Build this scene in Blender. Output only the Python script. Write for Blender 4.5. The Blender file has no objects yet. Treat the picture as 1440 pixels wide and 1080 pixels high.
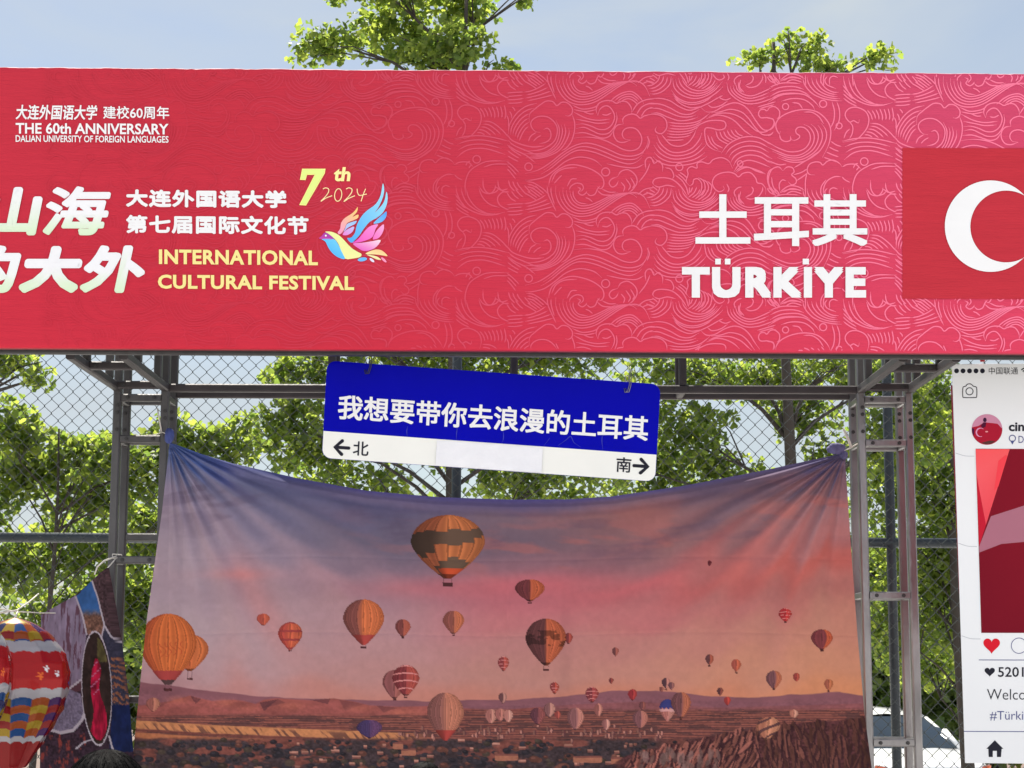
import bpy, bmesh, math, random
import numpy as np
from mathutils import Vector, Matrix

# ---------------------------------------------------------------- camera, sky, sun, exposure
scene = bpy.context.scene
COL = scene.collection
PITCH, ROLL, FPX, CAM_Z = math.radians(8.4), math.radians(0.16), 2600.0, 1.7
cam_d = bpy.data.cameras.new('camera')
cam_d.sensor_width = 36.0
cam_d.lens = 36.0 * FPX / 1440.0
cam_d.dof.use_dof, cam_d.dof.focus_distance, cam_d.dof.aperture_fstop = True, 7.1, 16.0
cam_d.clip_start, cam_d.clip_end = 0.1, 600.0
cam = bpy.data.objects.new('camera', cam_d)
COL.objects.link(cam)
cam.location = (0, 0, CAM_Z)
CAM_R = Matrix.Rotation(math.pi / 2 + PITCH, 3, 'X') @ Matrix.Rotation(ROLL, 3, 'Z')
cam.rotation_euler = CAM_R.to_euler()
scene.camera = cam
scene.render.resolution_x, scene.render.resolution_y = 1024, 768

SUN_EL, SUN_AZ = math.radians(57), math.radians(-18)      # azimuth from +Y (behind the booth) towards +X
sun_d = bpy.data.lights.new('sun', 'SUN')
sun_d.energy, sun_d.angle, sun_d.color = 5.0, math.radians(0.5), (1.0, 0.94, 0.84)
sun = bpy.data.objects.new('sun', sun_d)
COL.objects.link(sun)
SUN_DIR = Vector((math.sin(SUN_AZ) * math.cos(SUN_EL), math.cos(SUN_AZ) * math.cos(SUN_EL), math.sin(SUN_EL)))
sun.rotation_euler = SUN_DIR.to_track_quat('Z', 'Y').to_euler()

world = bpy.data.worlds.new('World')
scene.world = world
world.use_nodes = True
wn, wl = world.node_tree.nodes, world.node_tree.links
wn.clear()
w_out = wn.new('ShaderNodeOutputWorld')
w_bg = wn.new('ShaderNodeBackground')
w_bg.inputs['Strength'].default_value = 0.058
sky = wn.new('ShaderNodeTexSky')
sky.sky_type = 'NISHITA'
sky.sun_disc = False
sky.sun_elevation = SUN_EL
sky.sun_rotation = SUN_AZ
sky.dust_density = 1.2
w_tc = wn.new('ShaderNodeTexCoord')
w_map = wn.new('ShaderNodeMapping')
w_map.inputs['Scale'].default_value = (2.2, 2.2, 6.5)
w_map.inputs['Location'].default_value = (0.35, 0.1, 0.55)
w_map.inputs['Rotation'].default_value = (0.0, 0.28, 0.3)
w_no = wn.new('ShaderNodeTexNoise')
w_no.inputs['Scale'].default_value = 1.7
w_no.inputs['Detail'].default_value = 5.0
w_no.inputs['Roughness'].default_value = 0.52
w_no.inputs['Distortion'].default_value = 0.6
w_ramp = wn.new('ShaderNodeValToRGB')
w_ramp.color_ramp.elements[0].position, w_ramp.color_ramp.elements[0].color = 0.34, (0.12, 0.12, 0.12, 1)
w_ramp.color_ramp.elements[1].position, w_ramp.color_ramp.elements[1].color = 0.70, (0.95, 0.95, 0.95, 1)
w_mix = wn.new('ShaderNodeMixRGB')
w_mix.inputs['Color2'].default_value = (5.4, 5.95, 6.4, 1)       # thin high cloud
wl.new(w_tc.outputs['Generated'], w_map.inputs['Vector'])
wl.new(w_map.outputs['Vector'], w_no.inputs['Vector'])
wl.new(w_no.outputs['Fac'], w_ramp.inputs['Fac'])
wl.new(w_ramp.outputs['Color'], w_mix.inputs['Fac'])
wl.new(sky.outputs['Color'], w_mix.inputs['Color1'])
# unseen white cloud added behind the viewer as fill light for the booth front
w_sep = wn.new('ShaderNodeSeparateXYZ')
wl.new(w_tc.outputs['Generated'], w_sep.inputs[0])
w_mr = wn.new('ShaderNodeMapRange')
w_mr.interpolation_type = 'SMOOTHSTEP'
w_mr.inputs['From Min'].default_value, w_mr.inputs['From Max'].default_value = 0.15, -0.55
w_mr.inputs['To Min'].default_value, w_mr.inputs['To Max'].default_value = 0.0, 0.9
wl.new(w_sep.outputs['Y'], w_mr.inputs['Value'])
w_mix2 = wn.new('ShaderNodeMixRGB')
w_mix2.inputs['Color2'].default_value = (8.5, 8.8, 9.4, 1)
wl.new(w_mr.outputs['Result'], w_mix2.inputs['Fac'])
wl.new(w_mix.outputs['Color'], w_mix2.inputs['Color1'])
wl.new(w_mix2.outputs['Color'], w_bg.inputs['Color'])
wl.new(w_bg.outputs['Background'], w_out.inputs['Surface'])

vs = scene.view_settings
vs.view_transform = 'Standard'
vs.look = 'None'
vs.exposure = 1.0
vs.gamma = 1.0
vs.use_curve_mapping = False

# ---------------------------------------------------------------- helpers
rng = np.random.default_rng(7)
random.seed(7)
_RM = np.array(CAM_R)


def at(px, py, Y):
    """world point(s) on the vertical plane y=Y seen at photo pixel (px, py)"""
    px, py, Y = np.broadcast_arrays(np.asarray(px, float), np.asarray(py, float), np.asarray(Y, float))
    d = np.stack([(px - 720) / FPX, -(py - 540) / FPX, -np.ones_like(px)], -1)
    w = d @ _RM.T
    return w * (Y / w[..., 1])[..., None] + np.array([0, 0, CAM_Z])


def atv(px, py, Y):
    return Vector(at(px, py, Y))


def lin(r, g, b, k=1.0):
    o = []
    for c in (r, g, b):
        c /= 255.0
        o.append((c / 12.92 if c <= 0.04045 else ((c + 0.055) / 1.055) ** 2.4) * k)
    return o


def linv(a, k=1.0):
    a = np.asarray(a, float) / 255.0
    return np.where(a <= 0.04045, a / 12.92, ((a + 0.055) / 1.055) ** 2.4) * k


class MB:
    """collects shapes; build() links them as ONE mesh object"""
    def __init__(s):
        s.v, s.f, s.c = [], [], []

    def add(s, verts, faces, col=None):
        o = len(s.v)
        s.v.extend([tuple(v) for v in verts])
        s.f.extend([tuple(i + o for i in f) for f in faces])
        if col is not None:
            s.c.extend([tuple(col) if np.ndim(col) == 1 else tuple(c) for c in ([col] * len(verts) if np.ndim(col) == 1 else col)])

    def box(s, c, size, rot=None):
        x, y, z = [k / 2 for k in size]
        vs_ = [Vector(p) for p in ((-x, -y, -z), (x, -y, -z), (x, y, -z), (-x, y, -z), (-x, -y, z), (x, -y, z), (x, y, z), (-x, y, z))]
        if rot is not None:
            vs_ = [rot @ v for v in vs_]
        s.add([v + Vector(c) for v in vs_], [(0, 3, 2, 1), (4, 5, 6, 7), (0, 1, 5, 4), (1, 2, 6, 5), (2, 3, 7, 6), (3, 0, 4, 7)])

    def bar(s, a, b, w, h=None, bev=0.16):
        """square tube from a to b with softened corners"""
        a, b = Vector(a), Vector(b)
        h = h or w
        d = (b - a).normalized()
        up = Vector((0, 0, 1)) if abs(d.z) < 0.9 else Vector((0, 1, 0))
        sx = d.cross(up).normalized()
        sy = sx.cross(d).normalized()
        e = bev * min(w, h)
        pr = []
        for cx, cy in ((1, 1), (-1, 1), (-1, -1), (1, -1)):
            x0, y0 = cx * w / 2, cy * h / 2
            p1, p2 = (x0, y0 - cy * e), (x0 - cx * e, y0)
            pr += [p1, p2] if cx * cy > 0 else [p2, p1]
        n = len(pr)
        vs_ = [a + sx * p[0] + sy * p[1] for p in pr] + [b + sx * p[0] + sy * p[1] for p in pr]
        fs = [(i, (i + 1) % n, n + (i + 1) % n, n + i) for i in range(n)] + [tuple(range(n))[::-1], tuple(range(n, 2 * n))]
        s.add(vs_, fs)

    def tube(s, pts, r, n=8, col=None, caps=True):
        pts = [Vector(p) for p in pts]
        rs = r if np.ndim(r) else [r] * len(pts)
        ring, prev = [], None
        for i, p in enumerate(pts):
            d = (pts[min(i + 1, len(pts) - 1)] - pts[max(i - 1, 0)])
            d = d.normalized() if d.length > 1e-9 else Vector((0, 0, 1))
            if prev is None:
                u = d.orthogonal().normalized()
            else:
                u = (prev - d * prev.dot(d))
                u = u.normalized() if u.length > 1e-6 else d.orthogonal().normalized()
            prev = u
            w = d.cross(u)
            ring.append([p + (u * math.cos(t) + w * math.sin(t)) * rs[i] for t in [2 * math.pi * k / n for k in range(n)]])
        vs_ = [q for rg in ring for q in rg]
        fs = [(i * n + k, i * n + (k + 1) % n, (i + 1) * n + (k + 1) % n, (i + 1) * n + k) for i in range(len(pts) - 1) for k in range(n)]
        if caps:
            fs += [tuple(range(n))[::-1], tuple(range((len(pts) - 1) * n, len(pts) * n))]
        s.add(vs_, fs, col)

    def build(s, name, mat, parent=None, smooth=False, bevel=0.0):
        return mesh_obj(name, s.v, s.f, mat, parent, smooth, s.c if s.c else None, bevel)


def mesh_obj(name, v, f, mat, parent=None, smooth=False, cols=None, bevel=0.0):
    me = bpy.data.meshes.new(name)
    org = np.array(parent_org(parent)) if parent is not None else np.zeros(3)
    v = np.asarray(v, float).reshape(-1, 3) - org
    if isinstance(f, np.ndarray):
        k = f.shape[1]
        me.vertices.add(len(v))
        me.vertices.foreach_set('co', v.ravel())
        me.loops.add(f.size)
        me.loops.foreach_set('vertex_index', f.ravel().astype(np.int32))
        me.polygons.add(len(f))
        me.polygons.foreach_set('loop_start', (np.arange(len(f)) * k).astype(np.int32))
        me.update(calc_edges=True)
    else:
        me.from_pydata(v.tolist(), [], f)
    if cols is not None:
        ca = me.color_attributes.new('Col', 'FLOAT_COLOR', 'POINT')
        c = np.asarray(cols, float)
        if c.shape[1] == 3:
            c = np.concatenate([c, np.ones((len(c), 1))], 1)
        ca.data.foreach_set('color', c.ravel())
    if mat is not None:
        me.materials.append(mat)
    if smooth:
        me.polygons.foreach_set('use_smooth', [True] * len(me.polygons))
    me.update()
    o = bpy.data.objects.new(name, me)
    COL.objects.link(o)
    if parent is not None:
        o.parent = parent
    if bevel:
        m = o.modifiers.new('bevel', 'BEVEL')
        m.width, m.segments = bevel, 3
        m.limit_method = 'ANGLE'
    return o


def parent_org(p):
    o = Vector((0, 0, 0))
    while p is not None:
        o += p.location
        p = p.parent
    return o


def tag(o, label=None, cat=None, group=None, kind=None):
    if label: o['label'] = label
    if cat: o['category'] = cat
    if group: o['group'] = group
    if kind: o['kind'] = kind
    return o


def thing(name, loc, label, cat, group=None):
    o = bpy.data.objects.new(name, None)
    COL.objects.link(o)
    o.location = loc
    o.empty_display_size = 0.1
    return tag(o, label, cat, group)


# ---------------------------------------------------------------- materials
def material(name, color=(0.5, 0.5, 0.5), rough=0.6, metal=0.0, attr=False, var=0.0, vscale=8.0, bump=0.0, bscale=60.0,
             stretch=(1, 1, 1), spec=0.5, coat=0.0, transl=0.0, ramp=None):
    m = bpy.data.materials.new(name)
    m.use_nodes = True
    n, l = m.node_tree.nodes, m.node_tree.links
    b = n['Principled BSDF']
    b.inputs['Roughness'].default_value = rough
    b.inputs['Metallic'].default_value = metal
    b.inputs['Specular IOR Level'].default_value = spec
    b.inputs['Coat Weight'].default_value = coat
    tc = n.new('ShaderNodeTexCoord')
    src = None
    if attr:
        a = n.new('ShaderNodeAttribute')
        a.attribute_name = 'Col'
        src = a.outputs['Color']
    else:
        rgb = n.new('ShaderNodeRGB')
        rgb.outputs[0].default_value = (*color, 1)
        src = rgb.outputs[0]
    if var:
        no = n.new('ShaderNodeTexNoise')
        no.inputs['Scale'].default_value = vscale
        no.inputs['Detail'].default_value = 6
        mp = n.new('ShaderNodeMapping')
        mp.inputs['Scale'].default_value = stretch
        l.new(tc.outputs['Object'], mp.inputs['Vector'])
        l.new(mp.outputs['Vector'], no.inputs['Vector'])
        mr = n.new('ShaderNodeMapRange')
        mr.inputs['From Min'].default_value, mr.inputs['From Max'].default_value = 0.25, 0.75
        mr.inputs['To Min'].default_value, mr.inputs['To Max'].default_value = 1 - var, 1 + var
        l.new(no.outputs['Fac'], mr.inputs['Value'])
        mx = n.new('ShaderNodeVectorMath')
        mx.operation = 'SCALE'
        l.new(src, mx.inputs[0])
        l.new(mr.outputs['Result'], mx.inputs['Scale'])
        src = mx.outputs['Vector']
    l.new(src, b.inputs['Base Color'])
    if bump:
        no2 = n.new('ShaderNodeTexNoise')
        no2.inputs['Scale'].default_value = bscale
        no2.inputs['Detail'].default_value = 4
        mp2 = n.new('ShaderNodeMapping')
        mp2.inputs['Scale'].default_value = stretch
        l.new(tc.outputs['Object'], mp2.inputs['Vector'])
        l.new(mp2.outputs['Vector'], no2.inputs['Vector'])
        bp = n.new('ShaderNodeBump')
        bp.inputs['Strength'].default_value = bump
        bp.inputs['Distance'].default_value = 0.01
        l.new(no2.outputs['Fac'], bp.inputs['Height'])
        l.new(bp.outputs['Normal'], b.inputs['Normal'])
    if transl:
        tr = n.new('ShaderNodeBsdfTranslucent')
        l.new(src, tr.inputs['Color'])
        ms = n.new('ShaderNodeMixShader')
        ms.inputs['Fac'].default_value = transl
        l.new(b.outputs[0], ms.inputs[1])
        l.new(tr.outputs[0], ms.inputs[2])
        l.new(ms.outputs[0], n['Material Output'].inputs['Surface'])
    return m


M = {}
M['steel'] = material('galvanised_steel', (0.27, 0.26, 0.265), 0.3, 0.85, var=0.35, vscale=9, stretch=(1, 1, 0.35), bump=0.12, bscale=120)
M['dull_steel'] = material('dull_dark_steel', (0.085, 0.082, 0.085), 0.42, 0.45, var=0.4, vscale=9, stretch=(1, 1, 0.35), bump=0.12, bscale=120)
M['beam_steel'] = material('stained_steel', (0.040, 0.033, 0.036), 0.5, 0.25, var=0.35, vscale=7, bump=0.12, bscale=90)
M['bolt'] = material('dark_bolt_steel', (0.05, 0.048, 0.05), 0.5, 0.5, var=0.2, vscale=40)
M['white_ink'] = material('white_print', (0.82, 0.82, 0.84), 0.5, var=0.02, spec=0.2)
M['paint'] = material('printed_colour', attr=True, rough=0.55, var=0.02, spec=0.08)
M['black_ink'] = material('black_print', (0.014, 0.014, 0.026), 0.5, var=0.1, spec=0.15)
M['blue_ink'] = material('indigo_print', (0.05, 0.06, 0.22), 0.5, var=0.1)
M['yellow_ink'] = material('pale_yellow_print', (0.86, 0.74, 0.27), 0.5, var=0.02)
M['cream_ink'] = material('cream_print', (0.86, 0.70, 0.45), 0.5, var=0.02)
M['rope'] = material('white_cotton_cord', (0.62, 0.59, 0.54), 0.85, var=0.2, vscale=60, bump=0.4, bscale=300)


# ---------------------------------------------------------------- text and flat printed shapes
_txt = {}


def text_mesh(s, bold=0.0, shear=0.0, spacing=1.0, res=3):
    key = (s, bold, shear, spacing, res)
    if key not in _txt:
        cu = bpy.data.curves.new('lettering', 'FONT')
        cu.body, cu.offset, cu.shear, cu.space_character, cu.resolution_u = s, bold, shear, spacing, res
        o = bpy.data.objects.new('lettering', cu)
        COL.objects.link(o)
        bpy.context.view_layer.update()
        me = bpy.data.meshes.new_from_object(o.evaluated_get(bpy.context.evaluated_depsgraph_get()))
        v = np.array([p.co[:2] for p in me.vertices])
        f = [tuple(p.vertices) for p in me.polygons]
        bpy.data.objects.remove(o)
        bpy.data.curves.remove(cu)
        bpy.data.meshes.remove(me)
        v = (v - v.min(0)) / (v.max(0) - v.min(0))
        v[:, 1] = 1 - v[:, 1]
        _txt[key] = (v, f)
    return _txt[key]


def text_on(mb, s, box, to3d, bold=0.0, shear=0.0, spacing=1.0, colfn=None, slope=0.0, fat=0.0, square=False):
    """letters fitted into the box (x0, y0, x1, y1) of a sheet's own units; to3d maps sheet units to the sheet"""
    v, f = text_mesh(s, bold, shear, spacing)
    x = box[0] + v[:, 0] * (box[2] - box[0])
    y = box[1] + v[:, 1] * (box[3] - box[1]) + slope * (x - box[0])
    col = colfn(v[:, 0], v[:, 1]) if colfn else None
    if not fat:
        mb.add(to3d(x, y), f, col)
        return
    # heavy strokes: the outline laid over itself in a small ring (fat = extra half width), each layer a hair proud of the last
    w, h = box[2] - box[0] - 2 * fat, box[3] - box[1] - 2 * fat
    for k in range(13 if square or fat < 2 else 31):
        q = 0 if k == 0 else (fat * (1.0 if k % 2 else .55) if fat < 2 else fat * (1.0 if k < 23 else .5))
        ang = k * math.pi / 6 if fat < 2 else (k * 2 * math.pi / 22 if k < 23 else k * math.pi / 4)
        xx = box[0] + fat + v[:, 0] * w + q * math.cos(ang)
        oy = q * math.sin(ang)
        if square and k:
            sx, sy = ((1, 1), (-1, 1), (-1, -1), (1, -1), (1, 0), (0, 1), (-1, 0), (0, -1), (.5, .5), (-.5, .5), (-.5, -.5), (.5, -.5))[k - 1]
            xx, oy = box[0] + fat + v[:, 0] * w + fat * sx, fat * sy
        yy = box[1] + fat + v[:, 1] * h + oy + slope * (xx - box[0])
        P = to3d(xx, yy).copy()
        P[:, 1] -= 2.5e-5 * k
        mb.add(P, f, col)


def poly_on(mb, pts, to3d, col=None):
    p = np.array(pts, float)
    mb.add(to3d(p[:, 0], p[:, 1]), [tuple(range(len(p)))[::-1]], col)


def smooth_pts(pts, k=6, closed=False):
    p = np.array(pts, float)
    if len(p) < 3:
        return p
    if closed:
        q = np.vstack([p[-1], p, p[:2]])
    else:
        q = np.vstack([2 * p[0] - p[1], p, 2 * p[-1] - p[-2]])
    out = []
    t = np.linspace(0, 1, k, endpoint=False)[:, None]
    for i in range(1, len(q) - 2):
        a, b, c, d = q[i - 1], q[i], q[i + 1], q[i + 2]
        out.append(0.5 * ((2 * b) + (-a + c) * t + (2 * a - 5 * b + 4 * c - d) * t ** 2 + (-a + 3 * b - 3 * c + d) * t ** 3))
    if not closed:
        out.append(p[-1:])
    return np.vstack(out)


def ribbon(mb, pts, w, to3d, closed=False, taper=0.0, col=None):
    p = np.asarray(pts, float)
    if closed:
        d = np.roll(p, -1, 0) - np.roll(p, 1, 0)
    else:
        d = np.gradient(p, axis=0)
    L = np.linalg.norm(d, axis=1, keepdims=True)
    L[L < 1e-9] = 1
    nrm = np.stack([-d[:, 1], d[:, 0]], 1) / L
    ww = np.full(len(p), w / 2.0)
    if taper and not closed:
        t = np.linspace(0, 1, len(p))
        ww = ww * np.clip(np.minimum(t, 1 - t) / taper, 0.35, 1)
    a, b = p + nrm * ww[:, None], p - nrm * ww[:, None]
    q = np.vstack([a, b])
    n = len(p)
    fs = [(i, i + 1, n + i + 1, n + i) for i in range(n - 1)]
    if closed:
        fs.append((n - 1, 0, n, 2 * n - 1))
    mb.add(to3d(q[:, 0], q[:, 1]), fs, col)


def circle_pts(cx, cy, r, n=24, ry=None, a0=0, a1=2 * math.pi, rot=0.0):
    t = np.linspace(a0, a1, n, endpoint=abs(a1 - a0) < 6.28)
    x, y = r * np.cos(t), (ry or r) * np.sin(t)
    return np.stack([cx + x * math.cos(rot) - y * math.sin(rot), cy + x * math.sin(rot) + y * math.cos(rot)], 1)


# value noise for things that are printed with a picture
def vnoise(x, y, seed=0):
    xi, yi = np.floor(x).astype(np.int64), np.floor(y).astype(np.int64)
    xf, yf = x - xi, y - yi
    u, v = xf * xf * (3 - 2 * xf), yf * yf * (3 - 2 * yf)

    def h(a, b):
        n = (a * 374761393 + b * 668265263 + seed * 974634777) & 0xffffffff
        n = ((n ^ (n >> 13)) * 1274126177) & 0xffffffff
        return ((n ^ (n >> 16)) & 0xffff) / 65535.0
    return (h(xi, yi) * (1 - u) + h(xi + 1, yi) * u) * (1 - v) + (h(xi, yi + 1) * (1 - u) + h(xi + 1, yi + 1) * u) * v


def fbm(x, y, oct=4, seed=0):
    s, a, t = 0, 0.5, 0
    for i in range(oct):
        s = s + a * vnoise(x * 2 ** i, y * 2 ** i, seed + i)
        t += a
        a *= 0.5
    return s / t


def sstep(a, b, x):
    t = np.clip((x - a) / (b - a), 0, 1)
    return t * t * (3 - 2 * t)
# ================================================================ SETTING
Y_BANNER, Y_SIGN, Y_BOARD, Y_TOWER, Y_CLOTH, Y_FENCE = 6.80, 6.97, 7.10, 7.80, 7.73, 9.2


def ground_z(y):
    t = np.clip((np.asarray(y, float) - 9.7) / 1.6, 0, 1)
    return -0.5 * t * t * (3 - 2 * t)


def build_ground():
    xs = np.concatenate([np.linspace(-300, -30, 8), np.linspace(-24, 24, 25), np.linspace(30, 300, 8)])
    ys = np.concatenate([np.linspace(-60, -6, 8), np.linspace(-4, 9.6, 18), np.linspace(9.8, 11.4, 9), np.linspace(12, 40, 15), np.linspace(50, 400, 10)])
    X, Yy = np.meshgrid(xs, ys)
    Z = ground_z(Yy)
    v = np.stack([X, Yy, Z], -1).reshape(-1, 3)
    nx = len(xs)
    f = np.array([(j * nx + i, j * nx + i + 1, (j + 1) * nx + i + 1, (j + 1) * nx + i) for j in range(len(ys) - 1) for i in range(nx - 1)])
    m = bpy.data.materials.new('ground_paving')
    m.use_nodes = True
    n, l = m.node_tree.nodes, m.node_tree.links
    b = n['Principled BSDF']
    b.inputs['Roughness'].default_value = 0.9
    geo = n.new('ShaderNodeNewGeometry')
    sep = n.new('ShaderNodeSeparateXYZ')
    l.new(geo.outputs['Position'], sep.inputs[0])
    no = n.new('ShaderNodeTexNoise')
    no.inputs['Scale'].default_value, no.inputs['Detail'].default_value = 0.8, 8
    l.new(geo.outputs['Position'], no.inputs['Vector'])
    court = n.new('ShaderNodeMixRGB')
    court.inputs['Color1'].default_value, court.inputs['Color2'].default_value = (0.42, 0.415, 0.40, 1), (0.54, 0.53, 0.51, 1)
    l.new(no.outputs['Fac'], court.inputs['Fac'])
    br = n.new('ShaderNodeTexBrick')
    br.inputs['Color1'].default_value, br.inputs['Color2'].default_value = (0.16, 0.10, 0.075, 1), (0.13, 0.08, 0.06, 1)
    br.inputs['Mortar'].default_value = (0.12, 0.11, 0.10, 1)
    br.inputs['Scale'].default_value = 2.5
    l.new(geo.outputs['Position'], br.inputs['Vector'])
    mr = n.new('ShaderNodeMapRange')
    mr.inputs['From Min'].default_value, mr.inputs['From Max'].default_value = 30.0, 30.4
    l.new(sep.outputs['Y'], mr.inputs['Value'])
    mx = n.new('ShaderNodeMixRGB')
    l.new(mr.outputs['Result'], mx.inputs['Fac'])
    l.new(court.outputs['Color'], mx.inputs['Color1'])
    l.new(br.outputs['Color'], mx.inputs['Color2'])
    l.new(mx.outputs['Color'], b.inputs['Base Color'])
    o = mesh_obj('ground', v, f, m)
    tag(o, kind='structure')


build_ground()


# ---------------------------------------------------------------- ginkgo trees
def leaf_material(name, c1, c2, tr):
    m = bpy.data.materials.new(name)
    m.use_nodes = True
    n, l = m.node_tree.nodes, m.node_tree.links
    b = n['Principled BSDF']
    b.inputs['Roughness'].default_value = 0.55
    geo = n.new('ShaderNodeNewGeometry')
    rp = n.new('ShaderNodeValToRGB')
    e = rp.color_ramp.elements
    e[0].color, e[1].color = (*c1, 1), (*c2, 1)
    e[0].position, e[1].position = 0.1, 0.95
    l.new(geo.outputs['Random Per Island'], rp.inputs['Fac'])
    l.new(rp.outputs['Color'], b.inputs['Base Color'])
    t = n.new('ShaderNodeBsdfTranslucent')
    tc = n.new('ShaderNodeVectorMath')
    tc.operation = 'MULTIPLY'
    tc.inputs[1].default_value = (3.5, 3.35, 1.9)
    l.new(rp.outputs['Color'], tc.inputs[0])
    l.new(tc.outputs['Vector'], t.inputs['Color'])
    mx = n.new('ShaderNodeMixShader')
    mx.inputs['Fac'].default_value = tr
    l.new(b.outputs[0], mx.inputs[1])
    l.new(t.outputs[0], mx.inputs[2])
    l.new(mx.outputs[0], n['Material Output'].inputs['Surface'])
    return m


M['leaf'] = leaf_material('ginkgo_leaf', (0.060, 0.098, 0.026), (0.155, 0.192, 0.05), 0.58)
M['leaf_far'] = leaf_material('far_leaf', (0.06, 0.10, 0.03), (0.12, 0.16, 0.045), 0.45)
M['bark'] = material('grey_bark', (0.04, 0.032, 0.027), 0.9, var=0.4, vscale=14, stretch=(1, 1, 0.3), bump=0.8, bscale=40)


def leaf_cloud(centres, axes, counts, size, droop=0.3):
    """fan shaped leaves in small whorls through ellipsoid clumps -> vertices, quads"""
    P, U, W, S = [], [], [], []
    for c, a, k in zip(centres, axes, counts):
        ns = max(1, int(k / 6))
        d = rng.normal(size=(ns, 3))
        d /= np.linalg.norm(d, axis=1, keepdims=True)
        r = rng.random((ns, 1)) ** 0.42
        wob = 1 + 0.22 * np.sin(d[:, :1] * 5 + c[0] * 3) * np.cos(d[:, 2:] * 4 + c[2])
        sp = np.array(c) + d * r * np.array(a) * wob
        for j in range(6):
            u = rng.normal(size=(ns, 3)) * np.array([1, 1, 0.7])
            u /= np.linalg.norm(u, axis=1, keepdims=True)
            s = size * (0.62 + 0.6 * rng.random((ns, 1)))
            P.append(sp + u * s * (0.25 + 0.55 * rng.random((ns, 1))))
            nrm = rng.normal(size=(ns, 3)) * np.array([0.9, 0.9, 0.9]) + np.array([0, -0.15, 0.55])
            w = np.cross(nrm, u)
            w /= np.linalg.norm(w, axis=1, keepdims=True)
            U.append(u)
            W.append(w)
            S.append(s)
    P, U, W, S = np.vstack(P), np.vstack(U), np.vstack(W), np.vstack(S)
    N = np.cross(U, W)
    prof = [(0, 0, 0), (0.62, -0.62, 0.14), (0.98, -0.34, 0.03), (0.86, 0, -0.06), (0.98, 0.36, 0.05), (0.60, 0.64, 0.16)]
    V = np.stack([P + S * (a * U + b * W + q * N) for a, b, q in prof], 1)
    n = len(P)
    base = np.arange(n)[:, None] * 6
    F = np.concatenate([base + np.array([0, 1, 2, 3]), base + np.array([0, 3, 4, 5])], 0)
    return V.reshape(-1, 3), F


def px_m(Y):
    return Y / FPX


def make_tree(name, label, group, tx, Y, clumps, leaf=0.047, dens=1.0, mat='leaf', trunk_r=0.11, lean=0.0, top=None):
    """tx: photo column of the trunk, clumps: (px, py, rx, ry, dY) outlines of leaf masses at depth Y+dY"""
    foot = at(tx, 918, Y)
    foot = Vector((foot[0], Y, float(ground_z(Y))))
    root = thing(name, foot, label, 'tree', group)
    cen, axs, cnt = [], [], []
    for (px, py, rx, ry, dY) in clumps:
        k = px_m(Y + dY)
        cen.append(at(px, py, Y + dY))
        axs.append((rx * k, 0.5 * (rx + ry) * k * 0.55, ry * k))
        cnt.append(dens * rx * ry * math.pi / 12.0)
    V, F = leaf_cloud(cen, axs, cnt, leaf)
    mesh_obj('crown', V, F, M[mat], root)
    mb = MB()
    zt = max(c[2] for c in cen) if top is None else top
    pts = []
    for i in range(9):
        t = i / 8
        pts.append(foot + Vector((lean * t + 0.05 * math.sin(5 * t + tx), 0.04 * math.sin(4 * t + 1 + tx), (zt - foot.z) * t)))
    rr = [trunk_r * (1 - 0.82 * i / 8) for i in range(9)]
    mb.tube(pts, rr, 9)
    for c in cen:
        c = Vector(c)
        hb = max(0.25, min(0.9, (c.z - 0.55 - foot.z) / (zt - foot.z)))
        i = int(hb * 8)
        a = pts[i].lerp(pts[min(i + 1, 8)], hb * 8 - i)
        mid = a.lerp(c, 0.5) + Vector((random.uniform(-.1, .1), random.uniform(-.1, .1), random.uniform(0, .18)))
        trunk_q, trunk_r = trunk_r, trunk_r * (.6 if c.z < 2.9 else 1)
        mb.tube([a, a.lerp(mid, 0.5) + Vector((0, 0, .04)), mid, mid.lerp(c, 0.6), c.lerp(mid, .1)], [trunk_r * .26, trunk_r * .2, trunk_r * .15, trunk_r * .1, trunk_r * .04], 6)
        trunk_r = trunk_q
        for _ in range(3):
            e = c + Vector((random.uniform(-1, 1), random.uniform(-1, 1), random.uniform(-.5, .6))) * 0.22
            mb.tube([mid, mid.lerp(e, 0.6) + Vector((0, 0, .05)), e], [trunk_r * .1, trunk_r * .07, trunk_r * .03], 5)
    mb.build('trunk', M['bark'], root, True)
    return root


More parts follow.
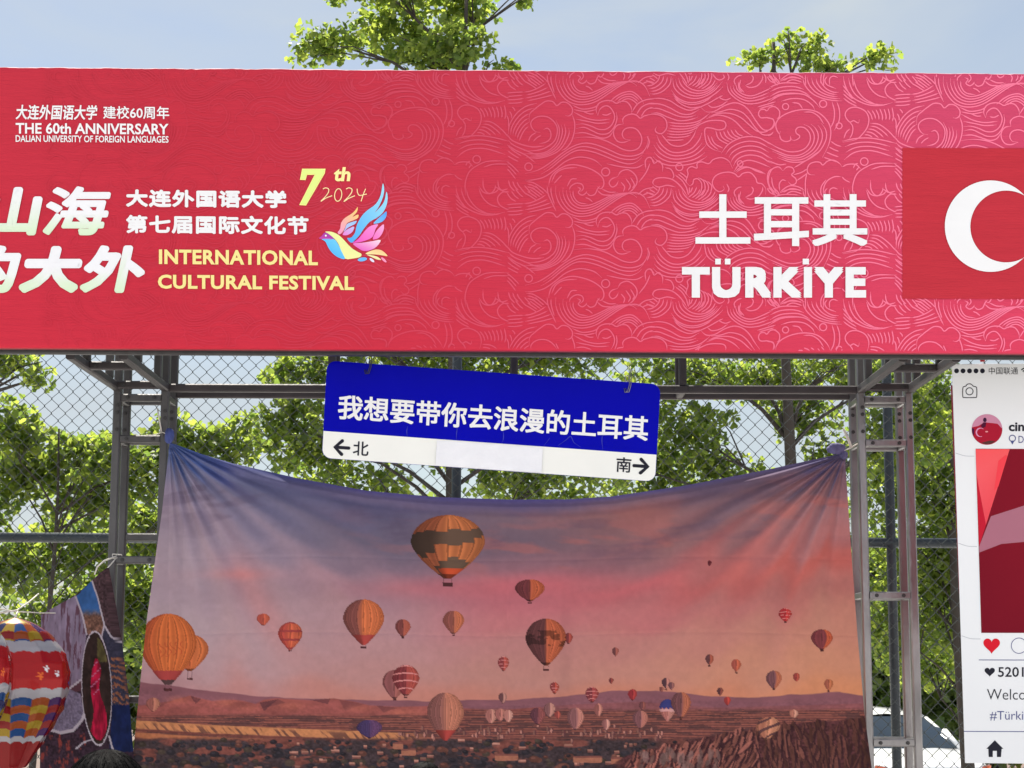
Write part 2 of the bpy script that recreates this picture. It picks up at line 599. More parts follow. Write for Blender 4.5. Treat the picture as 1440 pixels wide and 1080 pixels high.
G_T = 'ginkgo trees behind the mesh fence'
make_tree('ginkgo_tree', 'tall leafy ginkgo tree whose crown rises above the left half of the red banner', G_T, 643, 13.0, [
    (470, 62, 68, 34, 0), (555, 40, 75, 48, .3), (545, -25, 105, 45, 0), (600, 190, 110, 70, .1), (640, 62, 62, 32, -.2), (650, 8, 52, 48, .2), (595, 78, 70, 26, .1),
    (735, -4, 22, 14, 0), (715, 96, 40, 9, 0), 
    (420, 530, 62, 42, .2), (530, 480, 100, 50, .4), (660, 500, 110, 50, .3), (790, 480, 110, 52, .3),
    (400, 600, 55, 55, 0), (455, 630, 60, 60, .2), (560, 590, 110, 70, .6), (700, 600, 120, 75, .5), (820, 590, 90, 60, .4), (500, 690, 90, 45, .5), (760, 680, 120, 45, .4)],
    trunk_r=0.07)
make_tree('ginkgo_tree', 'broad ginkgo tree with a forked dark trunk behind the right end of the balloon tapestry', G_T, 1112, 13.4, [
    (1068, 84, 38, 15, 0), (1128, 68, 44, 26, .1), (1170, 92, 40, 14, 0), (1236, 80, 27, 20, 0),
    (960, 525, 100, 40, .3), (1080, 530, 95, 52, .5), (1180, 520, 60, 30, .3),
    (975, 610, 66, 66, .2), (1000, 680, 90, 45, .3), (1130, 585, 50, 45, .6), (900, 660, 70, 55, .3), (1240, 540, 70, 45, .5), (1250, 620, 55, 55, .2), (1170, 640, 40, 40, .6), (1300, 610, 60, 55, .4),
    (1060, 720, 130, 55, .8)], trunk_r=0.075)
make_tree('ginkgo_tree', 'low spreading ginkgo tree filling the gap left of the left truss tower', G_T, 60, 12.2, [
    (25, 605, 62, 42, 0), (95, 640, 80, 38, .2), (150, 645, 60, 36, 0), (30, 665, 55, 42, .2), (130, 700, 80, 46, .3), (205, 655, 50, 52, .2), (240, 610, 42, 30, .3), (285, 640, 42, 42, .4),
    (20, 800, 75, 48, .4), (110, 770, 90, 48, .6), (200, 745, 60, 60, .6), (150, 850, 80, 60, .8), (60, 880, 70, 60, .8), (290, 720, 80, 70, .6), (330, 620, 40, 40, .5), (220, 860, 70, 80, .8), (-60, 700, 80, 120, .3)],
    trunk_r=0.035)
make_tree('ginkgo_tree', 'ginkgo tree at the left edge showing a dark spray of leaves under the banner', G_T, -150, 11.4, [
    (12, 506, 46, 24, 0), (52, 532, 24, 13, -.1), (-70, 480, 80, 60, 0), (-120, 380, 120, 90, 0), (-220, 520, 90, 70, .1)], trunk_r=0.1)
make_tree('ginkgo_tree', 'shady ginkgo tree between the right tower and the white picture board', G_T, 1352, 15.0, [
    (1310, 560, 60, 62, 0), (1260, 680, 70, 60, .2), (1320, 690, 60, 70, 0), (1290, 790, 80, 64, .2), (1350, 780, 70, 80, .3), (1265, 880, 60, 55, .2), (1335, 860, 60, 60, .4), (1300, 935, 60, 40, .6),
    (1420, 640, 90, 90, .4), (1450, 780, 90, 90, .3), (1440, 900, 80, 60, .3), (1200, 800, 80, 80, .8)], trunk_r=0.075, dens=1.25)


def far_tree(x, Y, h, r, label, low=0.28):
    foot = Vector((x, Y, float(ground_z(Y))))
    root = thing('broadleaf_tree', foot, label, 'tree', 'distant trees beyond the lower ground')
    cen, axs, cnt = [], [], []
    for i in range(11):
        z = foot.z + h * random.uniform(low, 0.9)
        q = r * random.uniform(0.35, 0.6)
        a = random.uniform(0, 6.28)
        d = (r - q) * random.uniform(0.2, 1.0)
        cen.append((x + d * math.cos(a), Y + d * math.sin(a), z))
        axs.append((q, q, q * 0.8))
        cnt.append(1100)
    V, F = leaf_cloud(cen, axs, cnt, 0.15)
    mesh_obj('crown', V, F, M['leaf_far'], root)
    mb = MB()
    pts = [foot + Vector((0.1 * math.sin(i), 0, h * 0.8 * i / 6)) for i in range(7)]
    mb.tube(pts, [0.22 - 0.03 * i for i in range(7)], 9)
    for c in cen:
        c = Vector(c)
        mb.tube([pts[2], pts[3].lerp(c, 0.5), c], [0.09, 0.06, 0.02], 6)
    mb.build('trunk', M['bark'], root, True)


for x, Y, h, r, lb in (
        (-10.5, 31, 5.2, 2.6, 'far bushy tree glimpsed low behind the foil balloons'),
        (-6.4, 34, 4.4, 2.5, 'far rounded tree glimpsed behind the photo collage cloth'),
        (-2.4, 36, 4.9, 2.6, 'far tree behind the left part of the balloon tapestry'),
        (2.2, 34, 4.6, 2.6, 'far tree behind the middle of the balloon tapestry'),
        (6.2, 37, 4.8, 2.6, 'far tree seen through the right truss tower above the white car'),
        (10.0, 33, 5.4, 2.7, 'far tree behind the white picture board')):
    far_tree(x, Y, h, r, lb)
far_tree(5.9, 29.5, 3.6, 1.9, 'low dark bushy tree right behind the white car', .16)
far_tree(7.7, 30.5, 3.9, 1.9, 'low dark bushy tree behind the white car, beside the picture board', .16)

# ---------------------------------------------------------------- chain link fence
M['wire'] = material('green_coated_wire', (0.048, 0.058, 0.06), 0.3, 0.6, var=0.3, vscale=6)
M['rail'] = material('blue_grey_painted_pipe', (0.030, 0.040, 0.050), 0.42, 0.2, var=0.3, vscale=5, bump=0.15, bscale=60)


def build_fence():
    root = thing('chain_link_fence', (0, Y_FENCE, 0), 'tall chain link fence of dark wire with blue-grey pipe posts behind the booth', 'fence')
    dx, dz = 0.0705, 0.0735                     # diamond width / height
    x0, x1, z0, z1 = -4.6, 4.6, 0.08, 4.4
    nz = int((z1 - z0) / (dz / 2))
    V, F = [], []
    ncol = int((x1 - x0) / (dx / 2))
    base = np.array([[1, 0], [0, 1], [-1, 0], [0, -1]]) * 0.0023
    for c in range(ncol):
        # one zig-zag wire per half diamond; neighbours hook round each other
        xa = x0 + c * dx / 2
        sag = 0.012 * math.sin(xa * 1.7) + 0.03 * xa / 4.6
        pts = []
        for jj in range(nz + 1):
            s = -1 if (jj + c) % 2 == 0 else 1
            z = z0 + jj * dz / 2 + sag
            pts.append((xa + dx / 4 + s * (dx / 4 + 0.001) + 0.004 * math.sin(z * 2.1 + xa), 0.0025 * s, z))
        P = []
        for a, b in zip(pts[:-1], pts[1:]):     # soft knuckles at each hook
            a, b = np.array(a), np.array(b)
            P += [a, a + (b - a) * 0.12 + np.array([0, 0, .0012]), a + (b - a) * 0.88 - np.array([0, 0, .0012])]
        P.append(np.array(pts[-1]))
        P = np.array(P)
        m = len(P)
        R = np.stack([P + np.array([b[0], b[1], 0]) for b in base], 1).reshape(-1, 3)
        o = sum(len(q) for q in V)
        i = np.arange(m - 1)[:, None] * 4
        for k in range(4):
            kk = (k + 1) % 4
            F.append(o + i + np.array([k, kk, 4 + kk, 4 + k]))
        V.append(R)
    V = np.vstack(V) + np.array([0, Y_FENCE, 0])
    mesh_obj('wire_mesh', V, np.vstack(F), M['wire'], root)
    yb = Y_FENCE + 0.045
    for px in (-400, 641, 1254, 1760):
        p = at(px, 800, yb)
        mb = MB()
        mb.tube([(p[0], yb, 0.0), (p[0], yb, 4.45)], 0.024, 14)
        mb.build('post', M['rail'], root, True)
    a, b = at(-420, 753, yb - 0.0), at(1700, 766, yb)
    mb = MB()
    mb.tube([tuple(a), tuple(b)], 0.0245, 14)
    mb.build('rail', M['rail'], root, True)
    mb = MB()
    mb.tube([(a[0], yb, 4.45), (b[0], yb, 4.45)], 0.0245, 14)
    mb.build('rail', M['rail'], root, True)


build_fence()

# ---------------------------------------------------------------- white car beyond the fence
M['car_paint'] = material('white_car_paint', (0.80, 0.81, 0.82), 0.25, var=0.02, coat=0.8)
M['car_glass'] = material('tinted_car_glass', (0.012, 0.022, 0.034), 0.08, var=0.2, vscale=3, spec=0.5)
M['rubber'] = material('black_rubber', (0.02, 0.02, 0.02), 0.8, var=0.2)
M['trim'] = material('dark_trim', (0.03, 0.05, 0.06), 0.4, var=0.2)
M['chrome'] = material('bright_chrome', (0.7, 0.75, 0.78), 0.15, 1.0, var=0.05)
M['lamp'] = material('clear_headlight', (0.45, 0.42, 0.42), 0.15, var=0.3, vscale=30)
M['amber'] = material('amber_red_lens', (0.55, 0.10, 0.03), 0.2, var=0.3, vscale=40)


def build_car():
    p = at(1316, 1072, 25.0)
    gz = -0.5
    root = thing('parked_car', (p[0], 25.0, gz), 'white parked car facing the fence, seen through it below the right truss tower', 'car')
    th = math.radians(9)
    Rz = Matrix.Rotation(th, 3, 'Z')
    off = Vector((p[0], 25.0, gz)) + Rz @ Vector((0, 2.2, 0))

    def W(q):
        return off + Rz @ Vector(q)

    def put(mb, name, mat, sm=False, par=root, bev=0):
        mb.v = [tuple(W(q)) for q in mb.v]
        return mb.build(name, mat, par, sm, bev)
    secs = [(-2.22, .62, .36, .73), (-2.16, .76, .27, .79), (-2.0, .83, .24, .85), (-1.7, .87, .24, .91), (-1.05, .89, .24, .97), (-.3, .90, .24, .99), (.8, .90, .24, .99), (1.6, .89, .24, 1.0), (2.05, .85, .26, .98), (2.2, .74, .32, .9)]
    mb = MB()
    rings = []
    for y, w, zb, zt in secs:
        half = [(w * .86, zb), (w * .98, zb + .1), (w, zb + .28), (w * .985, zt - .16), (w * .95, zt - .06), (w * .84, zt - .012), (w * .45, zt + .012)]
        rings.append([(x, y, z) for x, z in half] + [(-x, y, z) for x, z in half[::-1]])
    n = len(rings[0])
    mb.add([q for r in rings for q in r], [(i * n + k, (i + 1) * n + k, (i + 1) * n + (k + 1) % n, i * n + (k + 1) % n) for i in range(len(rings) - 1) for k in range(n)] + [tuple(range(n)), tuple(range((len(rings) - 1) * n, len(rings) * n))[::-1]])
    body = put(mb, 'body', M['car_paint'], True)
    # roof shell with pillars
    mb = MB()
    rf = [(-.36, .60, 1.395), (-.1, .63, 1.455), (.5, .65, 1.485), (1.0, .63, 1.46), (1.35, .55, 1.38)]
    R = []
    for y, w, z in rf:
        R.append([(-w, y, z - .075), (-w * .86, y, z - .018), (0, y, z + .02), (w * .86, y, z - .018), (w, y, z - .075)])
    mb.add([q for r in R for q in r], [(i * 5 + k, i * 5 + k + 1, (i + 1) * 5 + k + 1, (i + 1) * 5 + k) for i in range(4) for k in range(4)])
    for s in (-1, 1):
        mb.bar((s * .80, -1.08, .955), (s * .60, -.34, 1.35), .07, .05)
        mb.bar((s * .80, -1.08, .955), (s * .72, -.74, 1.19), .08, .06)
        mb.bar((s * .83, .45, .97), (s * .605, .42, 1.43), .07, .04)
        mb.bar((s * .80, 1.85, .97), (s * .50, 1.3, 1.36), .16, .05)
        mb.bar((s * .545, -.36, 1.375), (s * .605, .5, 1.44), .05, .04)
        mb.bar((s * .605, .5, 1.44), (s * .51, 1.33, 1.36), .05, .04)
    put(mb, 'roof', M['car_paint'], True)

    def glass(name, rows):
        m_ = MB()
        k = len(rows[0])
        m_.add([q for r in rows for q in r], [(i * k + j, i * k + j + 1, (i + 1) * k + j + 1, (i + 1) * k + j) for i in range(len(rows) - 1) for j in range(k - 1)])
        put(m_, name, M['car_glass'], True)
    glass('windscreen', [[(x * w, y + .13 * abs(x) ** 2, z) for x in np.linspace(-1, 1, 9)] for y, w, z in ((-1.22, .80, .965), (-.8, .72, 1.2), (-.44, .60, 1.38))])
    glass('rear_window', [[(x * w, y - .1 * abs(x) ** 2, z) for x in np.linspace(-1, 1, 7)] for y, w, z in ((1.95, .74, .98), (1.36, .48, 1.36))])
    for s in (-1, 1):
        glass('side_window', [[(s * .815, -1.0, .965), (s * .83, .4, .97), (s * .81, 1.75, .975)], [(s * .545, -.36, 1.36), (s * .60, .42, 1.42), (s * .50, 1.28, 1.34)]])
    for s in (-1, 1):
        for y in (-1.38, 1.32):
            m_ = MB()
            m_.tube([(s * .70, y, .31), (s * .90, y, .31)], .31, 22)
            wh = put(m_, 'wheel', M['rubber'])
            m_ = MB()
            m_.tube([(s * .895, y, .31), (s * .905, y, .31)], .205, 16)
            put(m_, 'rim', M['chrome'], par=wh)
        m_ = MB()
        m_.add([(s * .80, -2.08, .80), (s * .50, -2.21, .745), (s * .47, -2.225, .66), (s * .70, -2.195, .655), (s * .83, -2.04, .70)], [(0, 1, 2, 3, 4)])
        m_.v = [(x, y - .012, z) for x, y, z in m_.v]
        hl = put(m_, 'headlight', M['lamp'])
        m_ = MB()
        m_.add([(s * .805, -2.10, .79), (s * .64, -2.175, .76), (s * .66, -2.21, .675), (s * .82, -2.07, .71)], [(0, 1, 2, 3)])
        m_.v = [(x * 1.002, y - .016, z) for x, y, z in m_.v]
        put(m_, 'turn_signal', M['amber'], par=hl)
        m_ = MB()
        m_.box((s * .98, -.86, 1.0), (.17, .10, .13))
        put(m_, 'mirror', M['car_paint'], bev=.02)
    m_ = MB()
    m_.box((0, -2.235, .70), (.92, .03, .024))
    m_.box((0, -2.235, .60), (.92, .03, .024))
    put(m_, 'grille_trim', M['trim'])
    m_ = MB()
    m_.tube([(.075 * math.cos(t), -2.268, .655 + .062 * math.sin(t)) for t in np.linspace(0, 6.283, 25)], .012, 6)
    m_.bar((0, -2.268, .595), (0, -2.268, .715), .02)
    put(m_, 'emblem', M['chrome'])
    m_ = MB()
    m_.box((0, -2.235, .36), (1.1, .05, .12))
    put(m_, 'air_intake', M['trim'])


build_car()
# ================================================================ BOOTH FRAME
TUBE = 0.034
BEAM_Z = float(at(720, 547, Y_TOWER)[2])          # lower chord height
X_FL, X_FR = float(at(164.5, 600, Y_TOWER)[0]), float(at(231.5, 600, Y_TOWER)[0])
X_GL, X_GR = float(at(1211, 600, Y_TOWER)[0]), float(at(1278, 600, Y_TOWER)[0])
DEPTH = 0.185


def bolt_mesh():
    mb = MB()
    mb.tube([(0, 0.006, 0), (0, -0.004, 0)], 0.0085, 6)
    mb.tube([(0, -0.004, 0), (0, -0.009, 0)], 0.0045, 8)
    me = bpy.data.meshes.new('bolt')
    me.from_pydata(mb.v, [], mb.f)
    me.materials.append(M['bolt'])
    return me


BOLT = bolt_mesh()


def bolt(root, p):
    o = bpy.data.objects.new('bolt', BOLT)
    COL.objects.link(o)
    o.parent = root
    o.location = Vector(p) - root.location


def tower(xl, xr, rungs, back_rungs, label, mt='steel'):
    root = thing('truss_tower', ((xl + xr) / 2, Y_TOWER + DEPTH / 2, 0), label, 'truss tower', 'square truss towers of the booth')
    zt = 4.0
    for x in (xl, xr):
        for y in (Y_TOWER, Y_TOWER + DEPTH):
            mb = MB()
            mb.bar((x, y, 0.012), (x, y, zt), TUBE)
            mb.build('upright', M[mt], root)
    h = TUBE / 2
    for py in rungs:
        z = float(at(720, py, Y_TOWER)[2])
        mb = MB()
        mb.bar((xl + h, Y_TOWER + .001, z), (xr - h, Y_TOWER + .001, z), TUBE * 0.94, TUBE * 0.94)
        mb.build('rung', M[mt], root)
        for x in (xl, xr):
            mb = MB()
            mb.bar((x, Y_TOWER + h, z), (x, Y_TOWER + DEPTH - h, z), TUBE * .9)
            mb.build('side_rung', M[mt], root)
        for x in (xl + .045, xr - .045):
            bolt(root, (x, Y_TOWER - h + .001, z))
    for py in back_rungs:
        z = float(at(720, py, Y_TOWER + DEPTH)[2])
        mb = MB()
        mb.bar((xl + h, Y_TOWER + DEPTH, z), (xr - h, Y_TOWER + DEPTH, z), TUBE * 0.94)
        mb.build('rung', M[mt], root)
    for py in (572, 606, 582):
        for k, x in enumerate((xl, xr)):
            z = float(at(720, py + 8 * k, Y_TOWER)[2])
            bolt(root, (x + .004, Y_TOWER - h + .001, z))
            bolt(root, (x - .003, Y_TOWER + DEPTH - h + .001, z + .02))
    mb = MB()
    mb.box(((xl + xr) / 2, Y_TOWER + DEPTH / 2, .006), (.34, .32, .012))
    mb.build('base_plate', M[mt], root)
    return root


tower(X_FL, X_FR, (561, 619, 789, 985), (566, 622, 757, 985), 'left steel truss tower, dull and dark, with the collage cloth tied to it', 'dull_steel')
tower(X_GL, X_GR, (561, 622, 836, 1043), (566, 628, 838, 1040), 'right steel truss tower, brighter metal, standing in front of the white car')

cb = thing('cross_beam', ((X_FR + X_GL) / 2, Y_TOWER, BEAM_Z), 'long double-tube steel cross beam joining the two truss towers under the banner', 'truss beam')
for y in (Y_TOWER, Y_TOWER + DEPTH):
    for z in (BEAM_Z, BEAM_Z + .42):
        mb = MB()
        mb.bar((X_FR + TUBE / 2, y, z), (X_GL - TUBE / 2, y, z), TUBE)
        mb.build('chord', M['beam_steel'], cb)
    for px in (467, 723, 960):
        x = float(at(px, 520, Y_TOWER)[0])
        mb = MB()
        mb.bar((x, y, BEAM_Z + TUBE / 2), (x, y, BEAM_Z + .42 - TUBE / 2), TUBE * .95)
        mb.build('strut', M['beam_steel'], cb)
for px in (467, 723, 960):
    x = float(at(px, 520, Y_TOWER)[0])
    mb = MB()
    mb.bar((x, Y_TOWER + TUBE / 2, BEAM_Z), (x, Y_TOWER + DEPTH - TUBE / 2, BEAM_Z), TUBE * .9)
    mb.build('strut', M['beam_steel'], cb)
    for dx_ in (-.03, .03):
        bolt(cb, (x + dx_, Y_TOWER - TUBE / 2 + .001, BEAM_Z))


def canopy(xl, xr, label):
    root = thing('canopy_truss', ((xl + xr) / 2, 7.3, BEAM_Z), label, 'truss arm', 'truss arms holding the banner out')
    y0, y1 = Y_TOWER - TUBE / 2, Y_BANNER + .13
    for x in (xl, xr):
        for z in (BEAM_Z, BEAM_Z + .42):
            mb = MB()
            mb.bar((x, y0, z), (x, y1, z), TUBE)
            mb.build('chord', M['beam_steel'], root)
        for y in (7.62, 7.2):
            mb = MB()
            mb.bar((x, y, BEAM_Z + TUBE / 2), (x, y, BEAM_Z + .42 - TUBE / 2), TUBE * .95)
            mb.build('strut', M['dull_steel'], root)
    for y in (7.72, 7.2):
        mb = MB()
        mb.bar((xl + TUBE / 2, y, BEAM_Z + .001), (xr - TUBE / 2, y, BEAM_Z + .001), TUBE * .95)
        mb.build('cross_bar', M['beam_steel'], root)
        for x in (xl + .04, xr - .04):
            bolt(root, (x, y - TUBE / 2 + .001, BEAM_Z))


canopy(X_FL, X_FR, 'left overhead truss arm reaching forward from the left tower to the banner')
canopy(X_GL, X_GR, 'right overhead truss arm reaching forward from the right tower to the banner')

# ================================================================ BANNER
bn_root = thing('festival_banner', (0, Y_BANNER + .03, BEAM_Z), 'long red banner box with wave lines, white and yellow lettering and a flag', 'banner')
BX0, BX1 = -620, 2060


def b_top(x): return 94.0 + 9.0 * x / 1440


def b_bot(x): return 488.5 + 8.0 * x / 1440


def base_col(x, y):
    """printed red plus painted bounce light of the banner at photo pixel (x, y)"""
    x, y = np.asarray(x, float), np.asarray(y, float)
    t = sstep(250, 1500, x)[..., None]
    s = np.clip((y - 100) / 390, 0, 1)[..., None]  # lighter towards the bottom edge: bounced light painted into the red
    a = np.array([200., 52, 70]) * (1 - s) + np.array([210., 50, 70]) * s
    b = np.array([214., 78, 116]) * (1 - s) + np.array([230., 70, 102]) * s
    return linv(a * (1 - t) + b * t, 0.87)


M['banner'] = material('banner_print', attr=True, rough=0.6, var=0.04, vscale=20, stretch=(0.3, 1, 2.6), bump=0.42, bscale=50)
M['banner'].node_tree.nodes['Principled BSDF'].inputs['Specular IOR Level'].default_value = 0.08


def b_relief(x, y):
    """slight waviness of the stretched print, a dent and a joint"""
    x, y = np.asarray(x, float), np.asarray(y, float)
    edge = np.clip(np.minimum(y - b_top(x), b_bot(x) - y) / 14, 0, 1)
    w = .0016 * (fbm(x / 70 + 50, y / 13, 3, 501) - .5) + .0050 * (fbm(x / 230 + 50, y / 120, 3, 511) - .5)
    w = w + .0030 * np.exp(-((x - 716) / 16) ** 2 - ((y - 223) / 5) ** 2) - .0016 * np.exp(-((x - 706) / 30) ** 2 - ((y - 212) / 9) ** 2)
    w = w + .0010 * np.exp(-((x - 1183.5) / 1.6) ** 2)
    w = w + .0022 * np.exp(-((x - 745) / 40) ** 2 - ((y - 108) / 4) ** 2)
    return w * edge


def banner_body():
    nx, ny = 420, 90
    xs = np.linspace(BX0, BX1, nx)
    V, C = [], []
    t = np.linspace(0, 1, ny)
    for j in range(ny):
        y = b_top(xs) + (b_bot(xs) - b_top(xs)) * t[j]
        p = at(xs, y, Y_BANNER)
        p[:, 1] += b_relief(xs, y)
        V.append(p)
        C.append(base_col(xs, y))
    top, bot = V[0].copy(), V[-1].copy()
    # rolled edges and wrapped top, bottom and back
    r = 0.008
    wob = 0.0008 * np.sin(xs * .021) + 0.0008 * np.sin(xs * .083 + 1) + 0.0005 * rng.normal(size=nx)
    rows, cols = [], []
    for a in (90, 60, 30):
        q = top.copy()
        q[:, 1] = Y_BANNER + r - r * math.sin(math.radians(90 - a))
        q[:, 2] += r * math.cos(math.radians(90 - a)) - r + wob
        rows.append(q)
        cols.append(C[0] * .45 + .42 if a > 45 else C[0])       # sunlit highlight along the top edge, painted into its colour
    rows += V[1:-1]
    cols += C[1:-1]
    for a in (20, 55, 90):
        q = bot.copy()
        q[:, 1] = Y_BANNER + r - r * math.cos(math.radians(a))
        q[:, 2] += r - r * math.sin(math.radians(a))
        rows.append(q)
        cols.append(C[-1])
    for src, c, yy in ((bot, C[-1], .012), (bot, C[-1] * 0 + .09, .06), (top, C[0] * 0 + .09, .06), (top, C[0], .012)):
        q = src.copy()
        q[:, 1] = Y_BANNER + yy
        rows.append(q)
        cols.append(c)
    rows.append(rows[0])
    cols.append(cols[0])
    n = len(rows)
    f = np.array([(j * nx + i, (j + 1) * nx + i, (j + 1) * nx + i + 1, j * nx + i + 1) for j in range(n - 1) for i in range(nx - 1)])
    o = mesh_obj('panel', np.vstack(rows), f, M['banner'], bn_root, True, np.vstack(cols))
    return o


banner_body()
mb = MB()
for dz_, px_y in ((0, 'b'), (0, 't')):
    fn = b_bot if px_y == 'b' else b_top
    a, b = at(BX0 + 20, fn(BX0 + 20), Y_BANNER), at(BX1 - 20, fn(BX1 - 20), Y_BANNER)
    o_ = .006 if px_y == 'b' else -.03
    mb.bar((a[0], Y_BANNER + .08, a[2] + o_), (b[0], Y_BANNER + .08, b[2] + o_), .036)
for px in (-580, 150, 880, 1500, 2000):
    a, b = at(px, b_bot(px) - 10, Y_BANNER), at(px, b_top(px) + 12, Y_BANNER)
    mb.bar((a[0], Y_BANNER + .08, a[2]), (a[0], Y_BANNER + .08, b[2]), .034)
mb.build('back_frame', M['bolt'], bn_root)


def ON(d):
    return lambda x, y: at(x, y, Y_BANNER - d + b_relief(x, y))


# ---- wave pattern, one printed tile traced in three strips (units: 1/6 pixel)
def fam(a, b, n):
    a, b = smooth_pts(a, 8), smooth_pts(b, 8)

    def rs(p, k=60):
        s = np.concatenate([[0], np.cumsum(np.linalg.norm(np.diff(p, axis=0), axis=1))])
        t = np.linspace(0, s[-1], k)
        return np.stack([np.interp(t, s, p[:, 0]), np.interp(t, s, p[:, 1])], 1)
    a, b = rs(a), rs(b)
    out = []
    for i in range(n):
        k = i / (n - 1)
        e = 2 + int(7 * abs(math.sin(i * 2.3 + a[0, 0])))
        out.append(((a * (1 - k) + b * k)[(0 if i == 0 else e // 2):60 - (0 if i == 0 else e)]))
    return out


